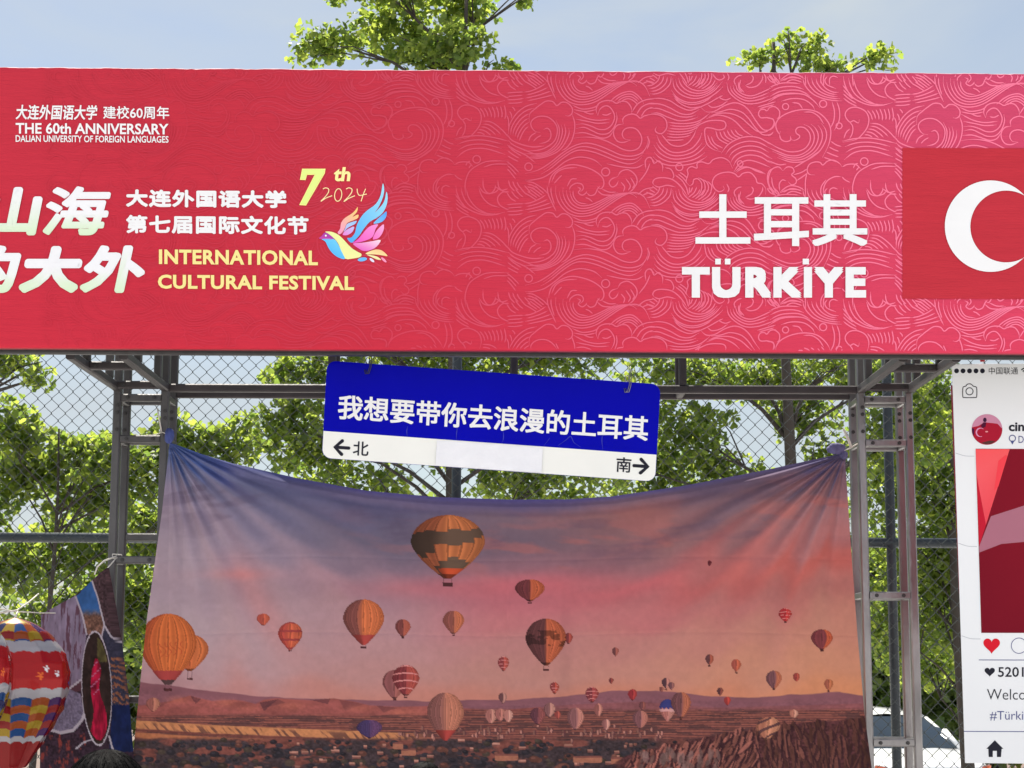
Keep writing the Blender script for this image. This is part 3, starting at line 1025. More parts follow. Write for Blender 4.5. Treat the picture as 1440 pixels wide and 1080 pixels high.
TA = dict(L=[
    [(25, 460), (30, 390), (75, 345), (120, 310), (170, 280), (225, 285), (258, 318), (300, 290), (350, 297), (388, 340), (385, 385), (358, 405), (330, 400)],
    [(385, 385), (408, 460), (405, 540), (380, 620), (340, 672), (295, 700)],
    [(120, 545), (75, 535), (45, 500), (40, 460), (70, 425), (120, 408), (180, 415), (230, 450), (260, 500), (260, 560), (235, 620), (180, 665), (120, 690), (50, 700), (-20, 698)],
    [(145, 520), (180, 510), (205, 540), (205, 590), (170, 625), (110, 640)],
    [(125, 570), (90, 590), (60, 620)], [(85, 545), (40, 575), (18, 620)],
    [(430, 60), (458, 78), (440, 108), (470, 130), (500, 116), (512, 96)], [(510, 110), (540, 133), (580, 120), (600, 80), (622, 52)],
    [(395, 90), (400, 140), (440, 190), (520, 207)], [(500, 150), (530, 162), (560, 187)], [(540, 150), (575, 167)],
    [(600, 90), (650, 125), (740, 130)], [(640, 60), (700, 108)],
    [(385, 310), (470, 345), (560, 335), (612, 310)], [(400, 350), (500, 366), (590, 350)],
    [(940, 125), (1000, 78), (1080, 62)], [(930, 92), (990, 55)], [(980, 128), (1030, 110), (1080, 120)],
    [(605, 400), (590, 350), (610, 300), (660, 275), (720, 275), (760, 295), (800, 280), (850, 285), (885, 330), (890, 380)],
    [(605, 400), (620, 350), (660, 320), (700, 325), (735, 370), (745, 420), (720, 480), (670, 515), (610, 515), (550, 490), (480, 470), (420, 475)],
    [(760, 370), (765, 430), (740, 500), (690, 550), (620, 555), (560, 530), (490, 500), (420, 510)],
    [(740, 520), (700, 575), (640, 590), (560, 565), (490, 545), (410, 550)],
    [(640, 390), (680, 395), (720, 375)], [(650, 365), (690, 365)], [(400, 370), (500, 420), (600, 440), (705, 430)], [(420, 430), (520, 450), (600, 465), (700, 460)], [(590, 490), (680, 490)], [(470, 360), (530, 385), (570, 385)],
    [(780, 380), (775, 440)], [(805, 395), (795, 450)],
    [(820, 470), (815, 430), (840, 400), (890, 385), (930, 395), (963, 420), (1000, 400), (1080, 385)],
    [(820, 470), (770, 480), (740, 520), (740, 570), (770, 615), (820, 625), (882, 605)],
    [(882, 605), (830, 595), (810, 555), (830, 515), (880, 500), (930, 515), (965, 560), (975, 610), (950, 670), (890, 695), (820, 685), (750, 650), (680, 615), (600, 590), (500, 580), (400, 590)],
    [(990, 810), (920, 840), (800, 830), (680, 805)], [(640, 830), (580, 780), (500, 755), (420, 755), (330, 790), (240, 860), (150, 920), (50, 945), (-10, 945)],
    [(190, 1000), (195, 960), (220, 900), (290, 845), (380, 815), (480, 830), (570, 865), (640, 920), (655, 980), (630, 1018), (600, 1000)],
    [(215, 960), (250, 890), (320, 850), (430, 840)], [(345, 1000), (380, 940), (430, 935)], [(235, 975), (270, 935), (300, 905)], [(365, 1030), (375, 1000), (420, 972), (468, 980), (482, 1015), (455, 1048)],
    [(770, 915), (720, 935), (700, 970), (725, 1002), (760, 985), (778, 950)], [(770, 915), (800, 870), (860, 855), (920, 900), (935, 960), (900, 1020), (860, 1050)],
    [(880, 920), (912, 980), (895, 1010)], [(840, 930), (878, 990), (860, 1030)], [(800, 960), (830, 1000), (820, 1040)],
    [(1010, 850), (1005, 780), (1040, 750), (1085, 790)], [(1045, 800), (1010, 880), (950, 960)], [(1010, 960), (960, 1010)],
    [(940, 880), (1000, 820)], [(930, 910), (990, 850)], [(640, 1020), (700, 1045), (760, 1045)],
], F=[
    ([(250, 440), (280, 520), (262, 620), (200, 690), (120, 722), (-20, 724)], [(355, 480), (360, 560), (310, 660), (240, 720), (120, 760), (-20, 768)], 4),
    ([(250, 50), (250, 120), (280, 200), (340, 270), (420, 305), (510, 305), (600, 275), (700, 210), (790, 150), (870, 112), (940, 112), (1000, 150), (1045, 240)],
     [(375, 50), (370, 110), (400, 180), (460, 218), (540, 212), (620, 180), (700, 140), (790, 102), (860, 92)], 5),
    ([(175, 50), (185, 120), (215, 190), (252, 268)], [(210, 50), (210, 110), (228, 180), (248, 235)], 2),
    ([(165, 130), (110, 165), (40, 195), (-20, 205)], [(240, 225), (120, 255), (0, 280), (-20, 282)], 4),
    ([(-20, 110), (40, 145), (90, 178)], [(70, 45), (110, 85), (165, 130)], 5),
    ([(700, 285), (760, 235), (830, 202), (900, 200), (970, 258), (990, 300)], [(790, 292), (830, 262), (875, 258), (920, 285), (945, 320)], 4),
    ([(890, 370), (940, 300), (1010, 265), (1090, 255)], [(965, 415), (1000, 360), (1040, 335), (1090, 325)], 3),
    ([(1030, 570), (1020, 650), (975, 715), (890, 742), (800, 733), (700, 690), (600, 650), (500, 632), (400, 658), (300, 720), (200, 800), (100, 860), (-10, 890)],
     [(1000, 700), (960, 770), (880, 808), (780, 790), (680, 750), (580, 712), (480, 692), (400, 704), (300, 768), (200, 850), (100, 905), (-10, 925)], 3),
    ([(-160, 560), (-120, 612), (-30, 650), (60, 668), (150, 660)], [(-160, 640), (-100, 690), (0, 740), (80, 800), (120, 790)], 3),
    ([(-150, 560), (-140, 480), (-80, 385), (0, 325), (90, 300)], [(-60, 620), (-40, 570), (-10, 520), (25, 490)], 6),
    ([(-165, 110), (-130, 160), (-85, 188)], [(-20, 45), (10, 80), (45, 120)], 5),
    ([(-165, 215), (-100, 208), (-20, 205)], [(-165, 300), (-80, 298), (-10, 284)], 4),
    ([(-165, 790), (-115, 830), (-60, 885)], [(-165, 850), (-135, 880), (-85, 945)], 3),
    ([(-160, 650), (-110, 700), (-40, 745)], [(-165, 740), (-110, 770), (-50, 800)], 3),
    ([(-150, 950), (-135, 1000), (-95, 1045)], [(-80, 960), (-60, 1000), (-30, 1030)], 3),
    ([(-165, 400), (-150, 440), (-150, 500)], [(-120, 330), (-100, 350), (-95, 370)], 3),
    ([(0, 960), (60, 970), (140, 1020), (190, 1070)], [(0, 1000), (60, 1020), (110, 1060)], 3),
], C=[(670, 875, 34), (20, 835, 32)])
TB = dict(L=[
    [(0, 260), (100, 250), (190, 270), (270, 320), (350, 350), (420, 335), (520, 290), (590, 250), (640, 225)],
    [(450, 320), (500, 360), (570, 355), (650, 310), (730, 285), (800, 300), (860, 350), (920, 440), (980, 510), (1040, 510), (1075, 470), (1065, 430), (1020, 410), (960, 410), (940, 380), (955, 345), (990, 340), (1010, 352), (1040, 322), (1085, 312)],
    [(510, 300), (550, 325), (620, 310), (680, 270)], [(640, 225), (610, 240), (660, 262), (710, 245)],
    [(540, 370), (620, 360), (700, 340), (790, 360), (850, 410), (910, 490), (970, 550), (1030, 555), (1065, 530)],
    [(520, 400), (600, 375), (700, 375), (790, 410), (860, 470), (930, 525), (1000, 530), (1055, 490)],
    [(500, 420), (580, 390), (660, 400), (740, 440), (820, 520), (890, 565)],
    [(415, 510), (440, 475), (500, 445), (560, 435), (640, 440), (665, 470), (650, 505), (600, 515), (540, 500), (490, 505), (490, 580), (510, 640), (560, 680), (625, 700)],
    [(415, 510), (390, 570), (340, 630), (270, 655), (200, 640), (150, 590), (118, 550)],
    [(160, 600), (230, 605), (310, 600)],
    [(0, 390), (60, 385), (120, 400), (160, 440), (165, 500), (130, 545), (90, 545), (68, 520), (80, 490)], [(0, 570), (18, 620), (0, 680)],
    [(510, 560), (540, 630), (600, 682)], [(540, 570), (570, 630), (640, 670)],
    [(360, 990), (330, 950), (345, 890), (340, 850), (375, 825), (420, 838), (422, 800), (460, 785), (520, 800), (560, 765), (630, 750), (690, 780), (720, 840)],
    [(360, 990), (385, 970), (395, 935), (430, 930), (460, 970), (455, 1030), (425, 1080)],
    [(640, 985), (650, 1015), (610, 1035), (570, 1010), (550, 960), (570, 910), (620, 880), (690, 870), (740, 885), (772, 910), (810, 880), (870, 875), (915, 920), (930, 960), (970, 970), (1000, 1010), (1000, 1060)],
    [(600, 820), (618, 870)], [(630, 830), (648, 870)], [(655, 840), (672, 868)], [(672, 970), (690, 1010), (680, 1040)],
    [(-10, 760), (30, 750), (52, 790), (62, 800), (100, 780), (130, 820), (130, 870)], [(150, 835), (200, 850), (225, 900), (215, 930)],
    [(60, 985), (48, 960), (70, 930), (130, 920), (210, 935), (270, 980), (310, 1030), (340, 1080)], [(60, 985), (100, 1000), (170, 985), (240, 1000)],
    [(1085, 830), (1030, 860), (1015, 930), (1040, 1010), (1085, 1060)], [(930, 900), (1020, 910)], [(940, 930), (1020, 940)], [(740, 870), (790, 830), (860, 830), (920, 860), (1000, 885)],
    [(745, 140), (735, 95), (765, 62), (800, 52)], [(830, 140), (870, 155), (930, 140), (970, 90), (975, 50)], [(830, 138), (880, 112), (896, 75), (880, 50)],
    [(790, 90), (780, 150), (820, 200)], [(770, 110), (775, 165), (800, 195)], [(215, 980), (190, 1040)], [(170, 1000), (150, 1060)],
], F=[
    ([(110, 50), (92, 100), (45, 138), (-5, 148)], [(205, 50), (192, 130), (130, 192), (60, 215), (-5, 205)], 4),
    ([(-10, 100), (30, 118), (60, 130)], [(40, 50), (75, 75), (95, 95)], 3),
    ([(215, 80), (230, 160), (290, 220), (380, 250), (470, 240), (560, 190), (635, 110)], [(285, 50), (312, 120), (370, 170), (450, 186), (530, 160), (600, 85)], 4),
    ([(345, 145), (395, 105), (420, 55)], [(475, 185), (550, 135), (585, 70)], 6),
    ([(330, 55), (340, 90), (350, 125)], [(385, 55), (375, 80), (362, 110)], 3),
    ([(205, 180), (250, 240), (330, 280), (420, 282), (520, 245), (600, 190), (640, 150)], [(215, 235), (290, 300), (370, 330), (440, 320), (475, 300)], 3),
    ([(0, 300), (100, 298), (190, 330), (280, 378), (360, 385), (440, 345)], [(0, 380), (90, 375), (180, 412), (280, 440), (400, 420), (490, 370)], 3),
    ([(172, 450), (260, 462), (360, 460), (450, 435), (530, 375)], [(150, 570), (230, 580), (330, 572), (400, 540)], 6),
    ([(80, 560), (120, 640), (200, 700), (290, 705), (380, 670), (440, 600), (462, 540)], [(20, 710), (90, 780), (180, 815), (300, 815), (420, 790), (520, 730), (570, 685)], 5),
    ([(578, 520), (605, 590), (690, 640)], [(735, 505), (770, 550), (825, 572)], 6),
    ([(625, 712), (680, 640), (760, 592), (850, 570), (940, 580), (1020, 620), (1085, 652)], [(722, 832), (755, 770), (810, 735), (880, 725), (960, 742), (1030, 785), (1085, 810)], 5),
    ([(730, 870), (780, 800), (850, 770), (930, 785), (1040, 830)], [(745, 880), (790, 845), (850, 830), (920, 850), (1010, 885)], 2),
    ([(430, 915), (478, 950), (488, 1020), (455, 1080)], [(500, 940), (545, 990), (530, 1060)], 3),
    ([(235, 895), (300, 950), (345, 1030)], [(270, 870), (325, 910), (335, 940)], 3),
    ([(672, 115), (690, 190), (750, 250), (830, 290), (920, 290), (1000, 268), (1085, 235)], [(745, 100), (760, 170), (810, 212), (880, 226), (960, 200), (1085, 140)], 4),
    ([(930, 320), (1000, 300), (1085, 275)], [(940, 335), (1000, 318), (1085, 295)], 2),
    ([(1010, 60), (1040, 100), (1085, 120)], [(1040, 50), (1060, 80), (1085, 95)], 2),
], C=[(272, 830, 30), (785, 798, 24)])
TC = dict(L=[
    [(105, 520), (95, 542), (70, 500), (70, 450), (110, 400), (190, 360), (290, 340), (390, 350), (460, 390), (515, 460), (530, 540), (510, 640), (458, 745)],
    [(95, 542), (110, 590), (150, 610), (190, 597), (188, 562)], [(188, 585), (220, 600), (260, 582), (266, 560), (240, 540), (235, 510), (262, 488), (310, 495), (350, 540), (355, 600), (320, 660), (260, 690), (180, 695), (100, 670), (40, 640), (-5, 622)],
    [(430, 690), (350, 750), (270, 800), (220, 830)], [(155, 800), (90, 805), (0, 770)],
    [(205, 280), (260, 290), (292, 332)], [(200, 320), (245, 342)],
    [(-5, 330), (50, 315), (95, 350), (95, 400), (75, 420)], [(-5, 415), (40, 420), (50, 460), (25, 505), (-5, 515)], [(45, 530), (20, 555), (-5, 560)],
    [(500, 58), (480, 90), (500, 130), (575, 162)], [(0, 60), (50, 90), (100, 125)], [(100, 100), (180, 72), (280, 76)], [(50, 60), (80, 90), (100, 120)],
    [(300, 360), (370, 362), (430, 400), (470, 460)],
    [(540, 270), (560, 350), (555, 430), (530, 490)], [(580, 270), (602, 340), (600, 430), (560, 512)],
    [(395, 890), (350, 885), (330, 850), (350, 800), (400, 780), (440, 785), (463, 806), (500, 775), (550, 765), (600, 790), (625, 822)], [(330, 870), (315, 950), (318, 1080)],
    [(470, 1080), (470, 1000), (500, 940), (560, 905), (620, 905)], [(445, 1060), (450, 990), (490, 930)], [(520, 1075), (520, 1020), (550, 998), (590, 1010)], [(365, 970), (360, 1060)],
    [(125, 857), (90, 825), (40, 840), (10, 890), (5, 960), (40, 1040), (80, 1080)], [(125, 857), (160, 825), (205, 830), (220, 865), (200, 890), (235, 925), (235, 960), (200, 975), (170, 948)], [(100, 1030), (95, 970), (120, 935), (152, 942)], [(30, 910), (40, 980), (75, 1050)],
    [(215, 890), (280, 870), (330, 840)], [(240, 940), (300, 900), (332, 875)],
    [(832, 60), (870, 110), (930, 120), (965, 82), (970, 50)], [(970, 62), (1020, 92), (1075, 80)], [(830, 75), (860, 150), (920, 210), (1005, 240)], [(1080, 100), (1025, 112), (988, 160), (1005, 215), (1060, 250), (1085, 255)], [(950, 130), (972, 222)], [(930, 140), (962, 222)], [(910, 130), (940, 200)],
    [(770, 420), (762, 450), (722, 430), (690, 442), (655, 400), (655, 360), (690, 325), (750, 318), (820, 350), (850, 410), (840, 480), (800, 540), (740, 590), (630, 612)], [(690, 442), (715, 482), (710, 540), (688, 582)], [(758, 460), (728, 572)], [(625, 520), (682, 466)], [(640, 580), (660, 530), (690, 500)],
    [(700, 790), (762, 735)], [(730, 802), (762, 766)],
    [(625, 822), (670, 800), (740, 800), (782, 838)], [(625, 905), (650, 930), (692, 952)],
    [(720, 1080), (715, 980), (750, 880), (830, 820), (920, 790), (1085, 790)], [(870, 840), (960, 815), (1085, 815)], [(865, 930), (870, 1010), (910, 1060), (970, 1050), (1000, 1020)], [(990, 950), (1000, 1010), (1040, 1045), (1085, 1050)], [(650, 940), (660, 1080)], [(685, 960), (680, 1080)],
], F=[
    ([(302, 465), (352, 490), (388, 550), (382, 620), (340, 682), (260, 725), (170, 726), (80, 692), (-5, 655)], [(422, 425), (482, 500), (492, 580), (450, 670), (390, 728), (300, 776), (200, 782), (100, 752), (-5, 705)], 4),
    ([(0, 280), (100, 222), (200, 207), (300, 212), (380, 260), (438, 325)], [(-5, 160), (100, 120), (200, 115), (300, 125)], 4),
    ([(110, 270), (200, 247), (300, 255), (370, 300), (395, 342)], [(0, 262), (100, 212), (220, 202), (330, 222), (410, 275)], 2),
    ([(290, 55), (310, 130), (370, 200), (450, 240), (540, 260), (622, 266)], [(440, 55), (450, 110), (490, 160), (550, 190), (622, 192)], 5),
    ([(530, 605), (575, 635), (620, 650)], [(465, 738), (540, 765), (600, 785)], 4),
    ([(100, 1035), (175, 985), (250, 990), (310, 1022)], [(140, 1060), (210, 1030), (310, 1060)], 3),
    ([(635, 52), (650, 130), (700, 220), (780, 272), (870, 300), (960, 300), (1050, 278)], [(720, 55), (742, 150), (800, 232), (880, 280), (960, 296)], 3),
    ([(630, 130), (670, 180), (712, 230)], [(630, 235), (690, 280), (770, 318)], 4),
    ([(838, 340), (868, 380), (882, 425)], [(1045, 310), (1058, 390), (1045, 445)], 7),
    ([(860, 450), (940, 462), (1020, 520), (1085, 592)], [(810, 548), (850, 552), (890, 575)], 5),
    ([(625, 602), (740, 580), (850, 576), (960, 592), (1085, 622)], [(630, 770), (720, 702), (820, 682), (920, 692), (1085, 745)], 4),
    ([(720, 830), (735, 800), (760, 790)], [(745, 850), (760, 830), (775, 822)], 2),
], C=[(148, 315, 26), (465, 290, 30), (600, 475, 25), (812, 775, 32)])


def tile_lines():
    out = []
    for T, x0 in ((TA, 740), (TB, 910), (TC, 1080)):
        for p in T['L']:
            out.append((smooth_pts(p, 6), False, x0))
        for a, b, n in T['F']:
            for p in fam(a, b, n):
                out.append((p, False, x0))
        for cx, cy, r in T['C']:
            out.append((circle_pts(cx, cy, r, 22), True, x0))
    return [(np.array(p) / 6.0 + np.array([x0, 95.0]), c) for p, c, x0 in out]


def wave_col(x, y):
    b = base_col(x, y)
    al = np.interp(x, [-300, 120, 300, 470, 600, 740, 960, 1200, 1500], [0.0, 0.015, 0.03, 0.06, 0.15, 0.28, 0.52, 0.76, 0.85])[..., None]
    ln = linv(np.array([255., 132, 164])) * np.ones_like(b) * np.array([0.96, 0.96, 0.98])
    return b * (1 - al) + ln * al


def build_waves():
    mb = MB()
    kk_ = 0
    for p0, closed in tile_lines():
        for kx in range(-2, 3):
            for ky in range(-1, 3):
                p = p0 + np.array([545.0 * kx, 157.0 * ky + (p0[:, 0].mean() + 545 * kx) * 0.0058 - 4])
                ok = (p[:, 1] > b_top(p[:, 0]) + 2) & (p[:, 1] < b_bot(p[:, 0]) - 1.5) & (p[:, 0] > 60) & (p[:, 0] < 1820)
                runs, cur = [], []
                for q, k in zip(p, ok):
                    if k:
                        cur.append(q)
                    elif cur:
                        runs.append(cur)
                        cur = []
                if cur:
                    runs.append(cur)
                for r in runs:
                    if len(r) < 3:
                        continue
                    r = np.array(r)
                    cl = closed and len(r) == len(p)
                    kk_ += 1
                    ribbon(mb, r, 1.75, ON(.0006 + .00004 * (kk_ % 40)), cl, taper=0.12, col=wave_col(np.tile(r[:, 0], 2), np.tile(r[:, 1], 2)))
    return mb.build('wave_pattern', M['paint'], bn_root)


build_waves()


# ---- lettering
def letters(name, mat, items, d=.003, colfn=None):
    for it in items:
        mb = MB()
        text_on(mb, it[0], it[1], ON(d), colfn=colfn, **it[2])
        mb.build(name, mat, bn_root)


SL = 0.006
letters('anniversary_lettering', M['white_ink'], [
    ('大连外国语大学', (22, 147, 137, 168), dict(fat=.45, shear=.12, slope=SL)),
    ('建校60周年', (145, 149, 238, 167), dict(fat=.3, slope=SL)),
    ('THE 60th ANNIVERSARY', (22, 172.5, 237, 188), dict(bold=.022, slope=SL)),
    ('DALIAN UNIVERSITY OF FOREIGN LANGUAGES', (22, 190, 237, 199.5), dict(bold=.016, slope=SL))])


def grad(u, v):
    t = sstep(.5, 1.0, v)[:, None]
    return np.array([.82, .82, .86]) * (1 - t) + np.array([.66, .80, .58]) * t


letters('slogan_lettering', M['paint'], [
    ('山', (-22, 263, 60, 331), dict(fat=3.5, shear=.16)), ('海', (60, 262, 156, 331), dict(fat=2.5, shear=.16)),
    ('的', (-62, 345, 30, 412), dict(fat=3.5, shear=.16)), ('大', (26, 346, 116, 412), dict(fat=4.2, shear=.16)), ('外', (112, 345, 204, 412), dict(fat=3.5, shear=.16))], colfn=grad)
letters('festival_lettering', M['white_ink'], [
    ('大连外国语大学', (177, 266, 403, 291), dict(fat=1.3, spacing=1.08, slope=.008)),
    ('第七届国际文化节', (177, 302, 434, 328), dict(fat=1.15, spacing=1.08, slope=.008))])
letters('english_lettering', M['yellow_ink'], [
    ('INTERNATIONAL', (223.5, 350.5, 447, 371.5), dict(bold=.034, spacing=1.06, slope=.008)),
    ('CULTURAL FESTIVAL', (222, 386, 498, 406), dict(bold=.034, spacing=1.06, slope=.008))])
letters('country_lettering', M['white_ink'], [
    ('土耳其', (978, 273, 1220, 346), dict(fat=1.75, square=True)),
    ('TURKIYE', (959, 375.5, 1218, 419), dict(fat=2.9, spacing=1.15, square=True))], d=.006)
for x0, x1 in ((1005.8, 1013.6), (1019.4, 1027.2), (1128.8, 1137.6)):
    mb = MB()
    poly_on(mb, [(x0, 363.8), (x1, 363.8), (x1, 371.8), (x0, 371.8)], ON(.006))
    mb.build('accent_dot', M['white_ink'], bn_root)
mb = MB()
bz = lambda d: (lambda x, y: ON(d)(420 + np.asarray(x) / 7.2, 230 + np.asarray(y) / 7.2))
s7 = np.array([(35, 52), (272, 52), (265, 100), (75, 425), (5, 420), (160, 115), (85, 115), (70, 168), (12, 165)], float)
poly_on(mb, s7, bz(.003), lin(250, 240, 150))
poly_on(mb, [(44, 61), (262, 61), (255, 98), (70, 415), (20, 411), (172, 106), (78, 106), (64, 159), (22, 156)], bz(.0042), lin(222, 240, 140))
text_on(mb, 'th', (357, 36, 525, 180), bz(.003), bold=.035, shear=.12, colfn=lambda u, v: np.tile(lin(250, 235, 160), (len(u), 1)))
for st in ([(245, 258), (272, 246), (303, 258), (300, 292), (270, 335), (225, 382), (275, 350), (340, 325)],
           [(480, 258), (507, 246), (538, 258), (535, 292), (505, 335), (458, 385), (508, 352), (570, 325)],
           [(592, 255), (596, 292), (618, 322), (690, 308)], [(678, 256), (655, 310), (632, 382)]):
    ribbon(mb, smooth_pts(st, 6), 9, bz(.003), col=lin(250, 225, 170))
ribbon(mb, circle_pts(400, 318, 36, 26, 64, rot=.12), 9, bz(.003), True, col=lin(250, 225, 170))
mb.build('edition_lettering', M['paint'], bn_root)

# ---- bird emblem
mb = MB()
BIRD = [
    ([(235, 765), (270, 790), (300, 850), (340, 905), (400, 950), (470, 965), (430, 880), (390, 800), (350, 765)], (70, 165, 245), (125, 215, 250)),
    ([(268, 690), (330, 690), (400, 720), (460, 775), (530, 850), (600, 895), (635, 915), (625, 945), (560, 960), (470, 963), (430, 880), (395, 800), (345, 745), (300, 710)], (245, 235, 165), (225, 240, 160)),
    ([(205, 757), (232, 735), (262, 700), (300, 712), (345, 745), (355, 765), (290, 768), (240, 765)], (205, 75, 170), (150, 60, 170)),
    ([(395, 697), (420, 660), (430, 600), (470, 550), (540, 505), (575, 470), (597, 440), (590, 490), (545, 540), (602, 515), (600, 550), (560, 572), (492, 602), (470, 650), (440, 700), (412, 716)], (240, 150, 200), (250, 215, 120)),
    ([(472, 655), (490, 612), (545, 590), (588, 580), (570, 612), (530, 632), (492, 655), (455, 692)], (190, 190, 240), (150, 200, 245)),
    ([(445, 715), (470, 682), (520, 652), (562, 640), (545, 690), (500, 722), (460, 726)], (235, 130, 210), (190, 195, 245)),
    ([(490, 755), (530, 750), (570, 700), (590, 620), (640, 530), (700, 470), (780, 410), (830, 320), (852, 200), (866, 270), (850, 350), (810, 440), (772, 495), (835, 430), (870, 370), (888, 285), (901, 340), (890, 420), (850, 500), (790, 550), (720, 590), (660, 660), (620, 720), (570, 775), (530, 802)], (80, 170, 240), (165, 225, 248)),
    ([(757, 605), (800, 560), (850, 515), (890, 485), (885, 540), (850, 585), (800, 605)], (125, 195, 248), (90, 160, 240)),
    ([(540, 803), (590, 775), (640, 720), (700, 650), (760, 620), (805, 618), (780, 660), (750, 740), (690, 775), (620, 795)], (235, 85, 190), (245, 150, 215)),
    ([(750, 765), (770, 710), (805, 660), (860, 615), (858, 680), (820, 745), (780, 765)], (245, 110, 195), (250, 175, 220)),
    ([(550, 810), (640, 802), (740, 787), (830, 775), (790, 840), (730, 875), (660, 885), (600, 855)], (225, 75, 185), (250, 225, 235)),
    ([(675, 915), (740, 880), (800, 870), (850, 885), (900, 935), (850, 930), (780, 920)], (240, 240, 170), (250, 190, 140)),
    ([(690, 922), (750, 930), (800, 945), (835, 975), (790, 970), (740, 947)], (230, 240, 190), (245, 225, 160)),
]
for pts, c1, c2 in BIRD:
    p = smooth_pts(pts, 3, True)
    t = (p[:, 0] - p[:, 0].min()) / np.ptp(p[:, 0])
    t = np.clip(t * .5 + .5 * (p[:, 1].max() - p[:, 1]) / np.ptp(p[:, 1]), 0, 1)[:, None]
    poly_on(mb, p, bz(.003), linv(np.array(c1) * (1 - t) + np.array(c2) * t))
poly_on(mb, circle_pts(275, 730, 10, 12), bz(.0045), (.85, .85, .85))
for cx, cy, a, b, r, c in ((645, 970, 48, 20, -.15, (110, 185, 245)), (742, 978, 30, 13, .7, (225, 220, 245)), (862, 975, 36, 12, .75, (245, 150, 190))):
    poly_on(mb, circle_pts(cx, cy, a, 16, b, rot=r), bz(.003), lin(*c))
mb.build('bird_emblem', M['paint'], bn_root)

# ---- flag print
M['flag_red'] = material('flag_red', lin(196, 52, 66, .92), 0.6, var=0.06, vscale=14, stretch=(0.3, 1, 2.6), bump=0.42, bscale=50, spec=0.08)
mb = MB()
gx, gy = np.meshgrid(np.linspace(1269, 1587, 60), np.linspace(0, 1, 40))
gy = 208 + (gx - 1269) / 318 + 212 * gy
ii = np.arange(gx.size).reshape(gx.shape)
mb.add(ON(.0028)(gx.ravel(), gy.ravel()), np.stack([ii[:-1, :-1], ii[1:, :-1], ii[1:, 1:], ii[:-1, 1:]], -1).reshape(-1, 4).tolist())
fl = mb.build('flag', M['flag_red'], bn_root)
mb = MB()
oc, ic = (1393, 318, 64.3), (1415, 318.5, 50.5)
d_ = ic[0] - oc[0]
xi = (oc[2] ** 2 - ic[2] ** 2 + d_ ** 2) / (2 * d_)
aa, bb = math.acos(xi / oc[2]), math.acos((xi - d_) / ic[2])
po = circle_pts(oc[0], oc[1], oc[2], 60, a0=aa, a1=2 * math.pi - aa)
pi_ = circle_pts(ic[0], ic[1], ic[2], 60, a0=bb, a1=2 * math.pi - bb)
n_ = len(po)
q_ = np.vstack([po, pi_])
mb.add(ON(.006)(q_[:, 0], q_[:, 1]), [(i, i + 1, n_ + i + 1, n_ + i) for i in range(n_ - 1)])
st = [(1486 + (27 if k % 2 == 0 else 10.3) * math.cos(math.pi + k * math.pi / 5), 318.5 + (27 if k % 2 == 0 else 10.3) * math.sin(math.pi + k * math.pi / 5)) for k in range(10)]
poly_on(mb, st, ON(.006))
mb.build('crescent_and_star', M['white_ink'], fl)
# ================================================================ BALLOON TAPESTRY
M['cloth'] = material('printed_thin_cloth', attr=True, rough=0.85, var=0.04, vscale=30, bump=0.10, bscale=420, spec=0.15, transl=0.06)


def T_top(x):
    return np.interp(x, [200, 238, 285, 330, 420, 520, 620, 720, 800, 860, 960, 1080, 1150, 1188, 1230],
                     [618, 622, 639, 652, 672, 690, 699, 702.5, 702, 698, 683, 660, 645, 637, 634])


